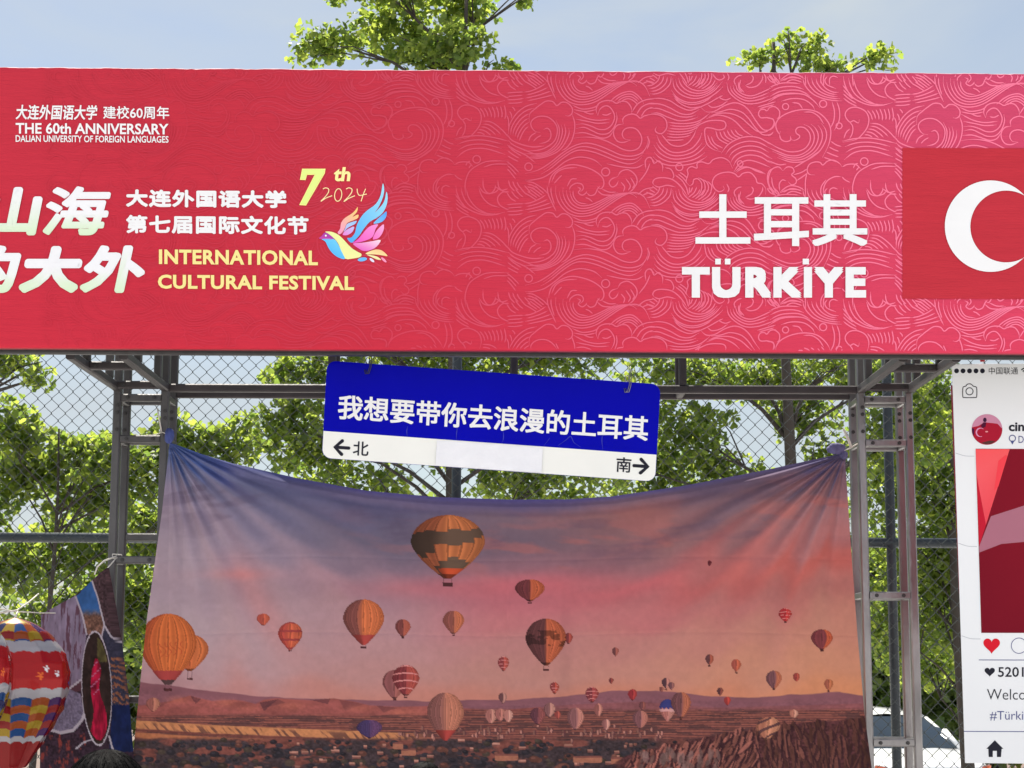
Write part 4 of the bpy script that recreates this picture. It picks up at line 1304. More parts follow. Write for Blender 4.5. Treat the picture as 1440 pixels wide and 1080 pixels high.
def paint_tapestry(x, y):
    """the print, as it lies on the hung cloth (photo pixels)"""
    hz = np.interp(x, [150, 190, 300, 400, 520, 600, 720, 800, 860, 920, 1000, 1060, 1120, 1180, 1230],
                   [950, 957, 972, 981, 984, 985, 983, 978, 971, 970, 978, 980, 976, 973, 979]) + 3 * (fbm(x / 30, y * 0, 4, 3) - .5)
    f = (y - T_top(x)) / (hz - T_top(x))
    warp = (fbm(x / 150, y / 60, 4, 11) - .5) * 0.13
    pull = 0                                     # print dragged down along corner folds; negative pulls paint highlights between them
    for (gx, gy, sg, angs) in ((238, 622, 1, ((79, 3.5, .5), (72, 3, -.5), (66, 4.0, .8), (57, 3.5, -.6), (49, 4.5, .6), (42, 3, -.5), (36, 4.5, .9), (30, 2.5, -.5), (25, 4.5, 1.2), (20, 3, -.4), (16, 4, .5))), (1188, 638, -1, ((80, 4, -.6), (69, 3.0, .8), (61, 3.5, -.6), (53, 4.0, .5), (46, 3, -.5), (40, 4.0, .9), (33, 3, -.6), (27, 4.0, 1.1), (22, 2.5, -.4), (17, 3.5, .6)))):
        r_ = np.hypot(x - gx, y - gy) + 1e-6
        th_ = np.degrees(np.arctan2(y - gy, np.maximum((x - gx) * sg, 1e-6))) + 2.5 * np.sin(r_ / 80 + gx) * np.clip(r_ / 250, 0, 1)
        for a_, w_, k_ in angs:
            pull = pull + (k_ if a_ > 20 else k_ * .5) * np.exp(-((th_ - a_) / (w_ * (.55 + r_ / 700))) ** 2) * np.exp(-r_ / 300)
    f2 = np.clip(f + warp * np.clip(f * 6, 0, 1) - .15 * pull * np.clip(f * 9 + .25, 0, 1), 0, 1)
    f2 = np.maximum(f2, np.minimum(f, .075 * sstep(300, 380, x) * (1 - sstep(1090, 1150, x))))
    cx = np.array([190, 260, 340, 520, 720, 900, 1010, 1170, 1240.])
    rf = np.array([0, .035, .10, .2, .33, .45, .58, .72, .87, 1.0])
    tab = np.array([
        [(62, 86, 140), (64, 86, 138), (72, 80, 130), (78, 76, 124), (80, 76, 122), (86, 82, 126), (88, 84, 122), (86, 82, 116), (86, 82, 116)],
        [(82, 102, 150), (86, 102, 146), (92, 96, 130), (100, 94, 120), (92, 84, 114), (112, 94, 108), (104, 90, 108), (102, 92, 112), (106, 94, 114)],
        [(114, 122, 154), (114, 120, 148), (96, 102, 132), (90, 92, 118), (120, 102, 110), (150, 104, 98), (114, 92, 102), (130, 104, 114), (144, 112, 118)],
        [(140, 138, 160), (136, 132, 154), (116, 116, 140), (98, 96, 114), (110, 96, 106), (134, 98, 98), (136, 96, 98), (160, 118, 120), (166, 120, 122)],
        [(154, 146, 160), (150, 142, 156), (142, 132, 148), (122, 108, 122), (138, 102, 110), (138, 98, 102), (176, 100, 96), (172, 114, 112), (174, 116, 112)],
        [(160, 150, 158), (156, 146, 156), (158, 138, 148), (160, 126, 134), (188, 106, 112), (192, 102, 104), (188, 100, 94), (184, 96, 86), (186, 98, 88)],
        [(164, 150, 158), (162, 146, 154), (164, 142, 148), (168, 134, 136), (184, 114, 114), (182, 112, 110), (178, 112, 106), (180, 114, 104), (182, 116, 104)],
        [(166, 150, 154), (164, 148, 152), (168, 144, 146), (172, 134, 132), (176, 124, 118), (178, 124, 114), (182, 126, 112), (184, 130, 110), (184, 130, 108)],
        [(168, 148, 150), (168, 146, 148), (172, 142, 142), (174, 132, 126), (176, 128, 116), (182, 130, 114), (188, 134, 110), (190, 136, 108), (190, 136, 106)],
        [(164, 130, 132), (168, 132, 132), (178, 130, 124), (182, 126, 112), (184, 124, 106), (188, 126, 102), (194, 130, 100), (198, 136, 98), (196, 136, 96)]], float)
    ri = np.clip(np.interp(f2, rf, np.arange(10)), 0, 8.999)
    ci = np.clip(np.interp(x, cx, np.arange(9)), 0, 7.999)
    r0, c0 = ri.astype(int), ci.astype(int)
    a, b = (ri - r0)[:, None], (ci - c0)[:, None]
    a, b = a * a * (3 - 2 * a), b * b * (3 - 2 * b)
    C = (tab[r0, c0] * (1 - b) + tab[r0, c0 + 1] * b) * (1 - a) + (tab[r0 + 1, c0] * (1 - b) + tab[r0 + 1, c0 + 1] * b) * a
    soft = (.16 * (1 - sstep(.45, .8, f)) * sstep(.05, .15, f))[:, None]
    C = C * (1 - soft) + np.array([150, 122, 120.]) * soft
    # streaky clouds
    st = fbm(x / 85 + y / 140, y / 20 - x / 160, 5, 21)
    pink = (sstep(.52, .72, st) * np.clip(1 - np.abs(f - .25) / .25, 0, 1) * sstep(380, 760, x) * .5)[:, None]
    C = C * (1 - pink) + np.array([184, 108, 98.]) * pink
    dk = (sstep(.55, .75, fbm(x / 70 + 9, y / 18 + x / 200, 4, 31)) * np.clip(1 - np.abs(f - .2) / .25, 0, 1) * .30)[:, None]
    C = C * (1 - dk) + np.array([84, 72, 92.]) * dk
    rp = (np.exp(-((x - 345 - (y - 810) * .55) / 26) ** 2) * sstep(760, 815, y) * (1 - sstep(860, 960, y)) * .34 + np.exp(-((y - 808) / 8) ** 2) * np.exp(-((x - 335) / 50) ** 2) * .28)[:, None]
    C = C * (1 - rp) + np.array([196, 118, 112.]) * rp
    band = (np.exp(-((y - 822 + (x - 720) * .03) / 15) ** 2) * sstep(430, 640, x) * (1 - sstep(820, 1000, x)) * .42)[:, None]
    C = C * (1 - band) + np.array([208, 106, 108.]) * band
    C *= (1 + .05 * (fbm(x / 6, y / 6, 3, 5) - .5))[:, None]

    # ---- land
    n1, n2, n3 = fbm(x / 26, y / 9, 5, 41), fbm(x / 7, y / 4, 4, 51), fbm(x / 3.2, y / 2.6, 3, 61)
    g = sstep(0, 1.2, y - hz)[:, None]
    far = np.array([126, 84, 90.]) * (1 + .16 * (n1 - .5))[:, None]
    C = C * (1 - g) + far * g
    L = np.where(y > 955)[0]
    lx, ly, LC = x[L], y[L], C[L]
    m1, m2, m3 = n1[L], n2[L], n3[L]

    def mix(w, c):
        LC[:] = LC * (1 - w[:, None]) + np.asarray(c) * w[:, None]
    # second range of hills, pinker; table mountains on the left with a lit face and a shaded flank
    h2 = np.interp(lx, [150, 200, 240, 262, 268, 278, 300, 330, 345, 360, 372, 390, 420, 440, 470, 500, 520, 560, 600, 650, 700, 800, 900, 1000, 1100, 1230],
                   [990, 991, 985, 979, 977, 980, 985, 983, 985, 989, 983, 981, 983, 984, 981, 986, 991, 993, 992, 995, 998, 990, 986, 994, 992, 988])
    mix(sstep(0, 1.5, ly - h2) * np.where(lx > 760, .4, 1), np.array([140, 80, 74.]) * (1 + .35 * (m1 - .5))[:, None])
    for (ax, ay), (bx_, by_), (cx_, cy_), dk_ in (((268, 978), (284, 983), (276, 990), .55), ((366, 988), (392, 983), (372, 1000), .6), ((392, 983), (402, 988), (366, 997), .4), ((436, 984), (466, 982), (462, 990), .5),
                                               ((300, 986), (330, 985), (312, 992), .22), ((478, 984), (512, 990), (486, 1000), .3), ((214, 988), (240, 986), (226, 994), .25), ((530, 992), (560, 995), (540, 1002), .4)):
        k = np.zeros(len(lx), bool)
        pts_ = [(ax, ay), (bx_, by_), (cx_, cy_)]
        for i in range(3):
            (x0, y0), (x1, y1) = pts_[i], pts_[(i + 1) % 3]
            if y0 != y1:
                k ^= ((y0 > ly) != (y1 > ly)) & (lx < (x1 - x0) * (ly - y0) / (y1 - y0) + x0)
        mix(k * dk_, np.array([74, 46, 52.]))
    for (ax, ay, rx, ry, w) in ((318, 988, 14, 5, .5), (250, 984, 14, 5, .45), (410, 992, 20, 6, .4), (505, 996, 18, 5, .4), (560, 1002, 16, 6, .4), (350, 996, 16, 5, .3), (585, 1004, 22, 7, .4), (700, 1008, 22, 6, .3)):
        mix(w * np.exp(-((lx - ax) / rx) ** 2 - ((ly - ay) / ry) ** 2), np.array([190, 112, 88.]))
    # plain: thin strata of fields and hedges
    pl = sstep(1002, 1010, ly + 5 * (m1 - .5) + np.where(lx > 620, 8, 0))
    band_ = .5 + .5 * np.sin(ly * 1.9 + 5 * fbm(lx / 70, ly / 9, 3, 85))
    mix(pl, np.array([98, 60, 58.]) * (1 - band_[:, None]) + np.array([142, 88, 74.]) * band_[:, None])
    mix(pl * .55 * (fbm(lx / 24, ly / 2.2, 3, 86) > .56), np.array([62, 48, 50.]))
    wv = np.interp(lx, [150, 190, 300, 480, 600, 800], [1011, 1012, 1019, 1026, 1031, 1030]) + 1.2 * (m2 - .5)
    gold = sstep(0, 1.5, ly - wv) * (1 - sstep(11, 13, ly - wv)) * (1 - sstep(540, 620, lx))
    gul = sstep(.50, .60, fbm((lx - (ly - wv) * .9) / 5, (ly - wv) / 26, 3, 91)) * sstep(0, 6, ly - wv)
    mix(gold, np.array([184, 126, 84.]) * (1 - gul[:, None]) + np.array([112, 76, 62.]) * gul[:, None])
    mix(sstep(16, 19, ly - wv) * (1 - sstep(23, 27, ly - wv + 5 * (m1 - .5))) * (1 - sstep(430, 510, lx)), np.array([168, 108, 74.]))
    mix(sstep(12.5, 13.5, ly - wv) * (1 - sstep(15, 16, ly - wv)) * (1 - sstep(520, 620, lx)) * .8, np.array([104, 62, 54.]))
    low = sstep(1036, 1042, ly + 6 * (m1 - .5))
    mix(low * np.where(lx < 960, 1, 0), np.array([112, 68, 60.]) * (.75 + .5 * m2)[:, None])
    om = sstep(.40, .52, fbm(lx / 30, ly / 11, 4, 111) + .10 * sstep(1046, 1075, ly)) * sstep(1036, 1043, ly + 5 * (m2 - .5)) * (1 - sstep(900, 960, lx)) * .9
    mix(om, np.array([56, 50, 53.]) * (.7 + .6 * m3)[:, None])
    rp2 = np.random.default_rng(77)

    def dab(cx_, cy_, rx, ry, col, w=1.0, rot=0.0, pw=2.0):
        R_ = max(rx, ry) + 1
        k = np.where((np.abs(lx - cx_) < R_) & (np.abs(ly - cy_) < R_))[0]
        if not len(k):
            return
        dx_, dy_ = lx[k] - cx_, ly[k] - cy_
        u_, v_ = dx_ * math.cos(rot) + dy_ * math.sin(rot), -dx_ * math.sin(rot) + dy_ * math.cos(rot)
        q = np.clip(1.35 - (np.abs(u_ / rx) ** pw + np.abs(v_ / ry) ** pw), 0, .35) / .35 * w
        LC[k] = LC[k] * (1 - q[:, None]) + np.asarray(col, float) * q[:, None]
    # fairy chimneys and pale rocks in the middle
    for _ in range(95):
        cx_ = rp2.uniform(560, 930)
        cy_ = rp2.normal(1031, 5)
        h_ = rp2.uniform(1.4, 4)
        c_ = np.array([190, 136, 118.]) * rp2.uniform(.6, 1.02)
        dab(cx_ + 1.4, cy_, 1.6, h_, np.array([92, 58, 60.]), .8)
        dab(cx_, cy_, 1.2, h_ * .9, c_, .9)
    # orchards and villages along the bottom
    for _ in range(760):
        cx_, cy_ = rp2.uniform(186, 960), 1040 + 62 * rp2.random() ** .9
        if rp2.random() > np.interp(cx_, [186, 300, 420, 560, 760, 960], [.55, .9, .8, .9, .7, .4]):
            continue
        s_ = rp2.uniform(2.2, 6.5) * np.interp(cy_, [1040, 1100], [.6, 1.25])
        kind = rp2.random()
        base_ = np.array([48, 45, 50.]) if kind < .66 else (np.array([104, 68, 58.]) if kind < .85 else np.array([66, 58, 50.]))
        dab(cx_, cy_, s_ * 1.25, s_ * .8, base_ * rp2.uniform(.75, 1.15), .95)
        dab(cx_ - s_ * .3, cy_ - s_ * .3, s_ * .55, s_ * .3, base_ * 1.3 + 6, .45)
    for _ in range(46):
        cx_, cy_ = rp2.uniform(360, 950), rp2.uniform(1040, 1085)
        w_ = rp2.uniform(1.5, 6)
        dab(cx_, cy_, w_, 1.3, np.array([190, 138, 118.]) * rp2.uniform(.7, 1.05), .9, 0, 6)
        dab(cx_, cy_ + 2.2, w_, 1.2, np.array([128, 82, 72.]), .8, 0, 6)
    for bx_, by_, w_ in ((712, 1065, 16), (826, 1068, 20), (868, 1070, 9), (575, 1058, 10), (560, 1049, 7)):
        dab(bx_, by_, w_, 4.2, np.array([164, 108, 84.]), .9, 0, 8)
        dab(bx_, by_ - 4, w_, 1.3, np.array([118, 74, 66.]), .9, 0, 8)
    # eroded cliffs at the lower right: dark rock with long lit ribs
    ce = np.interp(lx, [820, 880, 920, 960, 1000, 1060, 1130, 1230], [1100, 1062, 1050, 1042, 1034, 1022, 1014, 1009])
    cl = sstep(0, 3, ly - ce + 6 * (m1 - .5)) * sstep(850, 880, lx)
    mix(cl, np.array([76, 46, 47.]) * (.7 + .6 * m3)[:, None])
    for _ in range(620):
        cx_ = rp2.uniform(880, 1245)
        top_ = float(np.interp(cx_, [820, 880, 920, 960, 1000, 1060, 1130, 1230], [1100, 1062, 1050, 1042, 1034, 1022, 1014, 1009]))
        cy_ = top_ + 4 + 90 * rp2.random() ** 1.2
        ln_ = rp2.uniform(4, 15) * np.interp(cy_ - top_, [0, 40], [.55, 1.15])
        rt = (math.pi / 2 + rp2.normal(.42 if cx_ < 1060 else -.12, .22))
        br = np.interp(cx_, [880, 1000, 1100, 1240], [1.0, .95, .72, .5]) * rp2.uniform(.55, 1.05)
        wd = rp2.uniform(.8, 2.6)
        dab(cx_ + wd * 1.3, cy_ + 1, ln_, wd * 1.2, np.array([52, 32, 36.]), .75, rt)
        dab(cx_, cy_, ln_, wd, np.array([182, 116, 100.]) * br, .85, rt)
    for _ in range(70):
        cx_, cy_ = rp2.uniform(900, 1010), rp2.uniform(1058, 1100)
        dab(cx_, cy_, rp2.uniform(4, 9), rp2.uniform(2, 4), np.array([150, 120, 112.]) * rp2.uniform(.6, .9), .7, math.pi / 2 + rp2.normal(0, .3))
    C[L] = LC * (1 + (.22 * (m3 - .5) * sstep(2, 14, ly - hz[L]))[:, None])

    # ---- hot air balloons of the print
    def bal(bx, top, bot, rx, light, dark, basket=None, gores=7, style=None, lit_from=.12, soft=.35, tilt=0.0):
        k = (x > bx - rx - 6) & (x < bx + rx + 6) & (y > top - 2) & (y < (basket or bot) + 3)
        if not k.any():
            return
        X, Y_ = x[k] - bx - tilt * (y[k] - top), y[k]
        t = (Y_ - top) / (bot - top)
        e = .43
        w = np.where(t < e, np.sqrt(np.clip(1 - ((e - t) / e) ** 2, 0, 1)), .10 + .90 * (1 - np.clip((t - e) / (1 - e), 0, 1) ** 1.55)) * rx
        w = np.maximum(w, .01)
        h = X / w
        ins = ((np.abs(h) < 1) & (t >= 0) & (t <= 1))
        s = sstep(lit_from - soft, lit_from + soft, h)[:, None]
        c = np.array(dark, float) * (1 - s) + np.array(light, float) * s
        ph = np.arcsin(np.clip(h, -1, 1))
        if gores:
            c = c * (1 - .28 * (np.abs(np.sin(ph * gores)) < .28))[:, None]
            c = c * (1 + .10 * np.sin(ph * gores * 2 + 1))[:, None]
        if style == 'check':
            cells = (((.30, .62),), ((.27, .68),), ((.24, .60), (.80, .93)), ((.26, .46), (.72, .92)), ((.22, .48), (.66, .86)), ((.24, .44), (.70, .86)), ((.22, .36), (.74, .86)), ((.20, .32),))
            ci_ = np.clip((ph / np.pi + .5) * 8, 0, 7).astype(int)
            gr = np.zeros(len(t), bool)
            for jc, rngs in enumerate(cells):
                for ta, tb in rngs:
                    gr |= (ci_ == jc) & (t > ta) & (t < tb)
            gr = gr[:, None]
            c = np.where(gr, np.array([84, 74, 56.]) * (.7 + .5 * s), c)
            c = np.where(((t > .84) & (h > -.6))[:, None], np.array([206, 84, 44.]) * (.65 + .35 * s), c)
        elif style == 'bands':
            c = np.where(((np.mod(t * 3.2 + .1, 1) < .26))[:, None], np.array([150, 62, 60.]), c)
        elif style == 'white':
            arc = np.mod(t * 4.2 - .25 * h * h, 1)
            c = np.where((arc < .16)[:, None], np.array([220, 150, 140.]), c)
        elif style == 'diag':
            c = np.where((np.mod(t * 2.4 + h * .5, 1) < .33)[:, None], np.array([86, 62, 62.]), c)
        elif style == 'bluetop':
            c = np.where((t < .42 + .04 * np.sin(ph * 12))[:, None], np.array([44, 58, 120.]), np.where((np.abs(t - .5) < .06)[:, None], np.array([214, 170, 160.]), c))
        elif style == 'redbase':
            c = np.where((t > .78)[:, None], np.array([176, 70, 62.]) * (.7 + .3 * s), c)
        elif style == 'map':
            kk = (fbm(X / 9 + bx, Y_ / 7, 3, 151) > .5) & (np.abs(t - .42) < .17)
            c = np.where(kk[:, None], c * .62, c)
        elif style == 'script':
            kk = (np.abs(np.sin(X * .42 + 2 * np.sin(Y_ * .3))) < .24) & (np.abs(t - .5 + h * .06) < .1) & (h > -.35) & (h < .6)
            c = np.where(kk[:, None], np.array([176, 70, 40.]), c)
            c = np.where((t > .80)[:, None], np.array([168, 66, 62.]), c)
            c = np.where((t > .93)[:, None], np.array([70, 56, 56.]), c)
        if style is None or style in ('map', 'check', 'white', 'diag'):
            c = np.where((t > .93)[:, None], c * .55, c)
        c = (c * .88 + np.array([168, 112, 96.]) * .12) * np.array([.96, .93, .95])
        c = c * (1 - .22 * np.abs(h) ** 4)[:, None]
        A = C[k]
        A[ins] = c[ins]
        if basket:
            bw = max(1.6, rx * .14)
            bk = (np.abs(X) < bw) & (Y_ > basket - max(1.6, rx * .1)) & (Y_ <= basket)
            A[bk] = np.array([78, 44, 44.])
            rp_ = (np.abs(np.abs(X) - bw * .8) < .5) & (Y_ > bot) & (Y_ < basket)
            A[rp_] = A[rp_] * .75
        C[k] = A
    OR, DK = (214, 118, 66), (112, 62, 56)
    bal(268, 892, 944, 27, (214, 122, 66), (196, 104, 60), 956, 5)
    bal(237, 863, 963, 41, (216, 118, 58), (186, 88, 48), 972, 9, 'script', -.6, .4)
    bal(216, 981, 1001, 10, (200, 140, 110), (150, 96, 84), None, 3)
    bal(371, 863, 880, 9.5, (206, 104, 74), (176, 82, 66), None, 3)
    bal(409, 875, 914, 17, (210, 104, 70), (184, 76, 64), 916, 4, 'bands', -.3)
    bal(512, 843, 907, 29, (216, 122, 70), (126, 76, 68), 912, 9, 'redbase', -.2, .25)
    bal(567, 871, 896, 11, (184, 100, 76), (120, 66, 62), 898, 4)
    bal(638, 859, 892, 15, (208, 124, 82), (140, 84, 72), 894, 5)
    bal(630, 724, 814, 52, (206, 128, 70), (150, 86, 52), 825, 8, 'check', -.25, .3)
    bal(745, 815, 846, 21, (206, 108, 66), (112, 56, 58), 849, 6, None, .05, .18)
    bal(799, 890, 906, 6, (180, 84, 70), (120, 56, 58), None, 2)
    bal(767.5, 870, 936, 28.5, (196, 104, 66), (92, 56, 56), 943, 8, 'map', 0, .15)
    bal(708, 923, 944, 8, (194, 92, 76), (136, 60, 62), None, 3, 'white')
    bal(555, 942, 983, 17, (166, 104, 92), (140, 88, 86), 985, 3)
    bal(571, 935, 979, 19, (184, 86, 74), (122, 52, 56), 982, 5, 'white')
    bal(626.5, 974, 1041, 26, (196, 132, 102), (132, 90, 82), None, 10, 'redbase', -.1, .35)
    bal(779.5, 959, 976, 6.5, (188, 86, 68), (136, 60, 58), None, 2, 'white')
    bal(832, 966, 988, 9.5, (170, 76, 72), (120, 52, 58), None, 3, 'white')
    bal(707, 974, 989, 6, (196, 150, 130), (104, 72, 74), None, 2)
    bal(690.5, 997, 1018, 9, (206, 154, 130), (170, 116, 104), None, 3)
    bal(703.5, 996, 1014, 8, (200, 138, 118), (164, 108, 98), None, 3)
    bal(714.5, 998, 1016, 7, (220, 172, 148), (186, 132, 116), None, 3)
    bal(756, 995, 1019, 11, (150, 88, 84), (92, 58, 68), None, 6)
    bal(772.5, 988, 1009, 8, (208, 158, 136), (128, 92, 90), None, 3)
    bal(784, 1000, 1011, 4.5, (190, 96, 80), (150, 72, 66), None, 2)
    bal(809, 995, 1027, 12, (214, 152, 130), (136, 96, 94), None, 4, None, .3, .15)
    bal(841, 989, 1008, 6, (210, 148, 126), (150, 96, 88), None, 2)
    bal(852, 1011, 1027, 6, (220, 170, 148), (150, 104, 98), None, 2)
    bal(520, 1012, 1038, 18, (96, 70, 110), (60, 54, 98), None, 9)
    for sx, sy, sr, l_, d_ in ((865, 916, 5, (170, 100, 84), (104, 64, 64)), (859, 957, 3.4, (150, 72, 62), (110, 54, 56)), (997, 792, 3, (96, 32, 42), (80, 30, 40)),
                               (997, 927, 6, (176, 96, 72), (92, 60, 62)), (1034.5, 935, 7, (204, 110, 76), (170, 88, 72)), (1119.5, 952, 5, (180, 84, 66), (150, 66, 60)),
                               (1164.5, 962, 6.5, (196, 124, 80), (170, 100, 76)), (1012, 972, 4.5, (140, 78, 66), (84, 56, 58)), (1022, 985, 5, (196, 74, 62), (160, 60, 58)),
                               (936, 960, 6.2, (210, 150, 130), (76, 56, 64)), (943.5, 964, 4.6, (150, 104, 96), (104, 74, 80)), (929.5, 969, 3.2, (160, 100, 84), (120, 74, 70)), (903, 992, 5, (150, 92, 80), (110, 70, 72))):
        bal(sx, sy - sr * 1.15, sy + sr * 1.35, sr, l_, d_, sy + sr * 1.7 if sr > 5.5 else None, 2)
    bal(1103, 855.5, 875, 9, (206, 62, 58), (176, 44, 50), 876, 3, 'white')
    bal(1155, 885, 914, 15, (212, 104, 66), (122, 60, 64), 916, 4, None, .45, .08)
    bal(1087, 943, 969, 11.5, (200, 122, 86), (112, 78, 82), 970, 4, None, .3, .15)
    bal(889, 969, 985, 6.5, (176, 64, 62), (150, 46, 54), None, 2)
    bal(900, 999, 1025, 11, (196, 132, 112), (124, 86, 88), None, 4, None, .2, .2)
    bal(938, 983, 1014, 11.5, (200, 146, 128), (176, 116, 104), None, 4, 'bluetop')
    bal(957, 973, 1010, 14, (190, 116, 84), (110, 74, 76), 1012, 5, None, .2, .2)
    bal(1116, 998, 1010, 6.5, (214, 170, 140), (190, 130, 106), None, 2)
    bal(1081, 1008, 1040, 17, (206, 150, 112), (176, 120, 92), None, 3, 'diag', -.2, .3, -.12)
    return C


def tapestry():
    root = thing('balloon_tapestry', tuple(at(710, 1240, Y_CLOTH)), 'large printed cloth tapestry of orange hot air balloons over a valley at sunset', 'tapestry')
    nx = 860
    u = np.linspace(0, 1, nx)
    v = np.concatenate([np.linspace(0, .73, 430), np.linspace(.735, 1, 40)])
    xt = 238 + (1188 - 238) * u
    yt = T_top(xt)
    yb = np.full(nx, 1240.0)
    U, Vv = np.meshgrid(u, v)
    PY = yt + (yb - yt) * Vv
    XL = np.interp(PY, [620, 720, 870, 1080, 1240], [239, 228, 207, 186, 174])
    XR = np.interp(PY, [636, 760, 900, 1000, 1080, 1240], [1188, 1196, 1206, 1215, 1226, 1240])
    PX = XL + (XR - XL) * U
    # cloth relief: ridges running out of the two tied corners, a hem and packing creases
    D = np.zeros_like(PX)
    for (cx, cy, sgn, angs) in ((238, 622, 1, ((87, 2.2, .6), (79, 3.2, 1.2), (69, 3.0, .9), (59, 3.2, 1.1), (49, 3.4, .7), (38, 3.6, 1.0), (29, 3.0, 1.1), (21, 2.2, .9))),
                                (1188, 638, -1, ((84, 2.5, .6), (69, 3.2, 1.2), (56, 2.8, .8), (45, 3.0, 1.1), (35, 2.8, .9), (26, 2.4, 1.1), (18, 2.0, .8)))):
        dx, dy = (PX - cx) * sgn, PY - cy
        r = np.hypot(dx, dy) + 1e-6
        th = np.degrees(np.arctan2(dy, np.maximum(dx, 1e-6)))
        th = th + 1.6 * np.sin(r / 70 + cx) * np.clip(r / 300, 0, 1)
        for a, w, amp in angs:
            wid = w * (1 + r / 420)
            D -= amp * 0.042 * np.exp(-((th - a) / wid) ** 2) * (r / (r + 38)) * np.exp(-(r / 430) ** 1.3)
    sagf = (PY - (yt + 0 * PY)) / 300
    D += .010 * np.sin(sagf * 9 + 2.2 * (U - .5) ** 2 * 9) * np.exp(-sagf * 2.2) * np.sin(np.pi * U) ** .8
    D += -.0065 * np.exp(-(((PY - yt) - 11) / 3.5) ** 2) + .004 * np.exp(-(((PY - yt) - 19) / 5) ** 2)
    for cy_, am in ((786, .0013), (892, .0017), (989, .0012)):
        D += am * np.exp(-((PY - cy_ - 3 * np.sin(PX / 90)) / 2.2) ** 2)
    for cx_, am in ((470, .001), (713, .0012), (1012, .0012)):
        D += am * np.exp(-((PX - cx_) / 2.2) ** 2) * sstep(780, 860, PY)
    D += .008 * (fbm(PX / 120, PY / 120, 3, 201) - .5) + .003 * (fbm(PX / 34, PY / 40, 3, 211) - .5)
    D += .012 * np.sin(U * 21) * sstep(900, 1240, PY)
    P = at(PX, PY, Y_CLOTH).copy()
    P[..., 1] += D
    C = paint_tapestry(PX.ravel(), PY.ravel())
    ny = len(v)
    idx = np.arange(nx * ny).reshape(ny, nx)
    F = np.stack([idx[:-1, :-1], idx[1:, :-1], idx[1:, 1:], idx[:-1, 1:]], -1).reshape(-1, 4)
    mesh_obj('cloth', P.reshape(-1, 3), F, M['cloth'], root, True, linv(C * np.array([1.05, 1.01, 1.04]), .93))
    M['knot'] = material('bunched_blue_cloth', (0.05, 0.07, 0.24), 0.85, var=0.3, vscale=40)
    M['knot2'] = material('bunched_violet_cloth', (0.10, 0.09, 0.20), 0.85, var=0.3, vscale=40)
    for px, py, rx, ry, mt in ((238, 613, 6, 11, 'knot'), (1176, 631, 12, 8, 'knot2'), (1187, 640, 5, 6, 'knot2')):
        c = atv(px, py, Y_CLOTH - .012)
        mb = MB()
        n, m = 18, 12
        vs_ = []
        for j in range(m + 1):
            for i in range(n):
                a, b = 2 * math.pi * i / n, math.pi * j / m
                k = 1 + .22 * math.sin(5 * a + 3 * math.cos(b)) * math.sin(b) + .1 * math.sin(9 * a)
                vs_.append(c + Vector((rx * px_m(7.73) * math.sin(b) * math.cos(a) * k, .018 * math.sin(b) * math.sin(a) * k, ry * px_m(7.73) * math.cos(b) * k)))
        mb.add(vs_, [(j * n + i, j * n + (i + 1) % n, (j + 1) * n + (i + 1) % n, (j + 1) * n + i) for j in range(m) for i in range(n)])
        mb.build('knot', M[mt], root, True)
    mb = MB()
    mb.tube([atv(238, 612, 7.715), atv(229, 608, 7.77), atv(214, 612, 7.775), atv(205, 612, 7.78)], .0022, 6)
    mb.tube([atv(227, 607, 7.775), atv(224, 590, 7.775), atv(221.5, 574, 7.775)], .0035, 6)
    mb.build('tie', M['rope'], root, True)
    mb = MB()
    mb.tube([atv(1186, 634, 7.715), atv(1196, 630, 7.77), atv(1206, 624, 7.775)], .003, 6)
    mb.tube([atv(1197, 629, 7.775), atv(1192, 616, 7.765), atv(1186, 603, 7.76)], .006, 6)
    mb.build('tie', M['rope'], root, True)


tapestry()


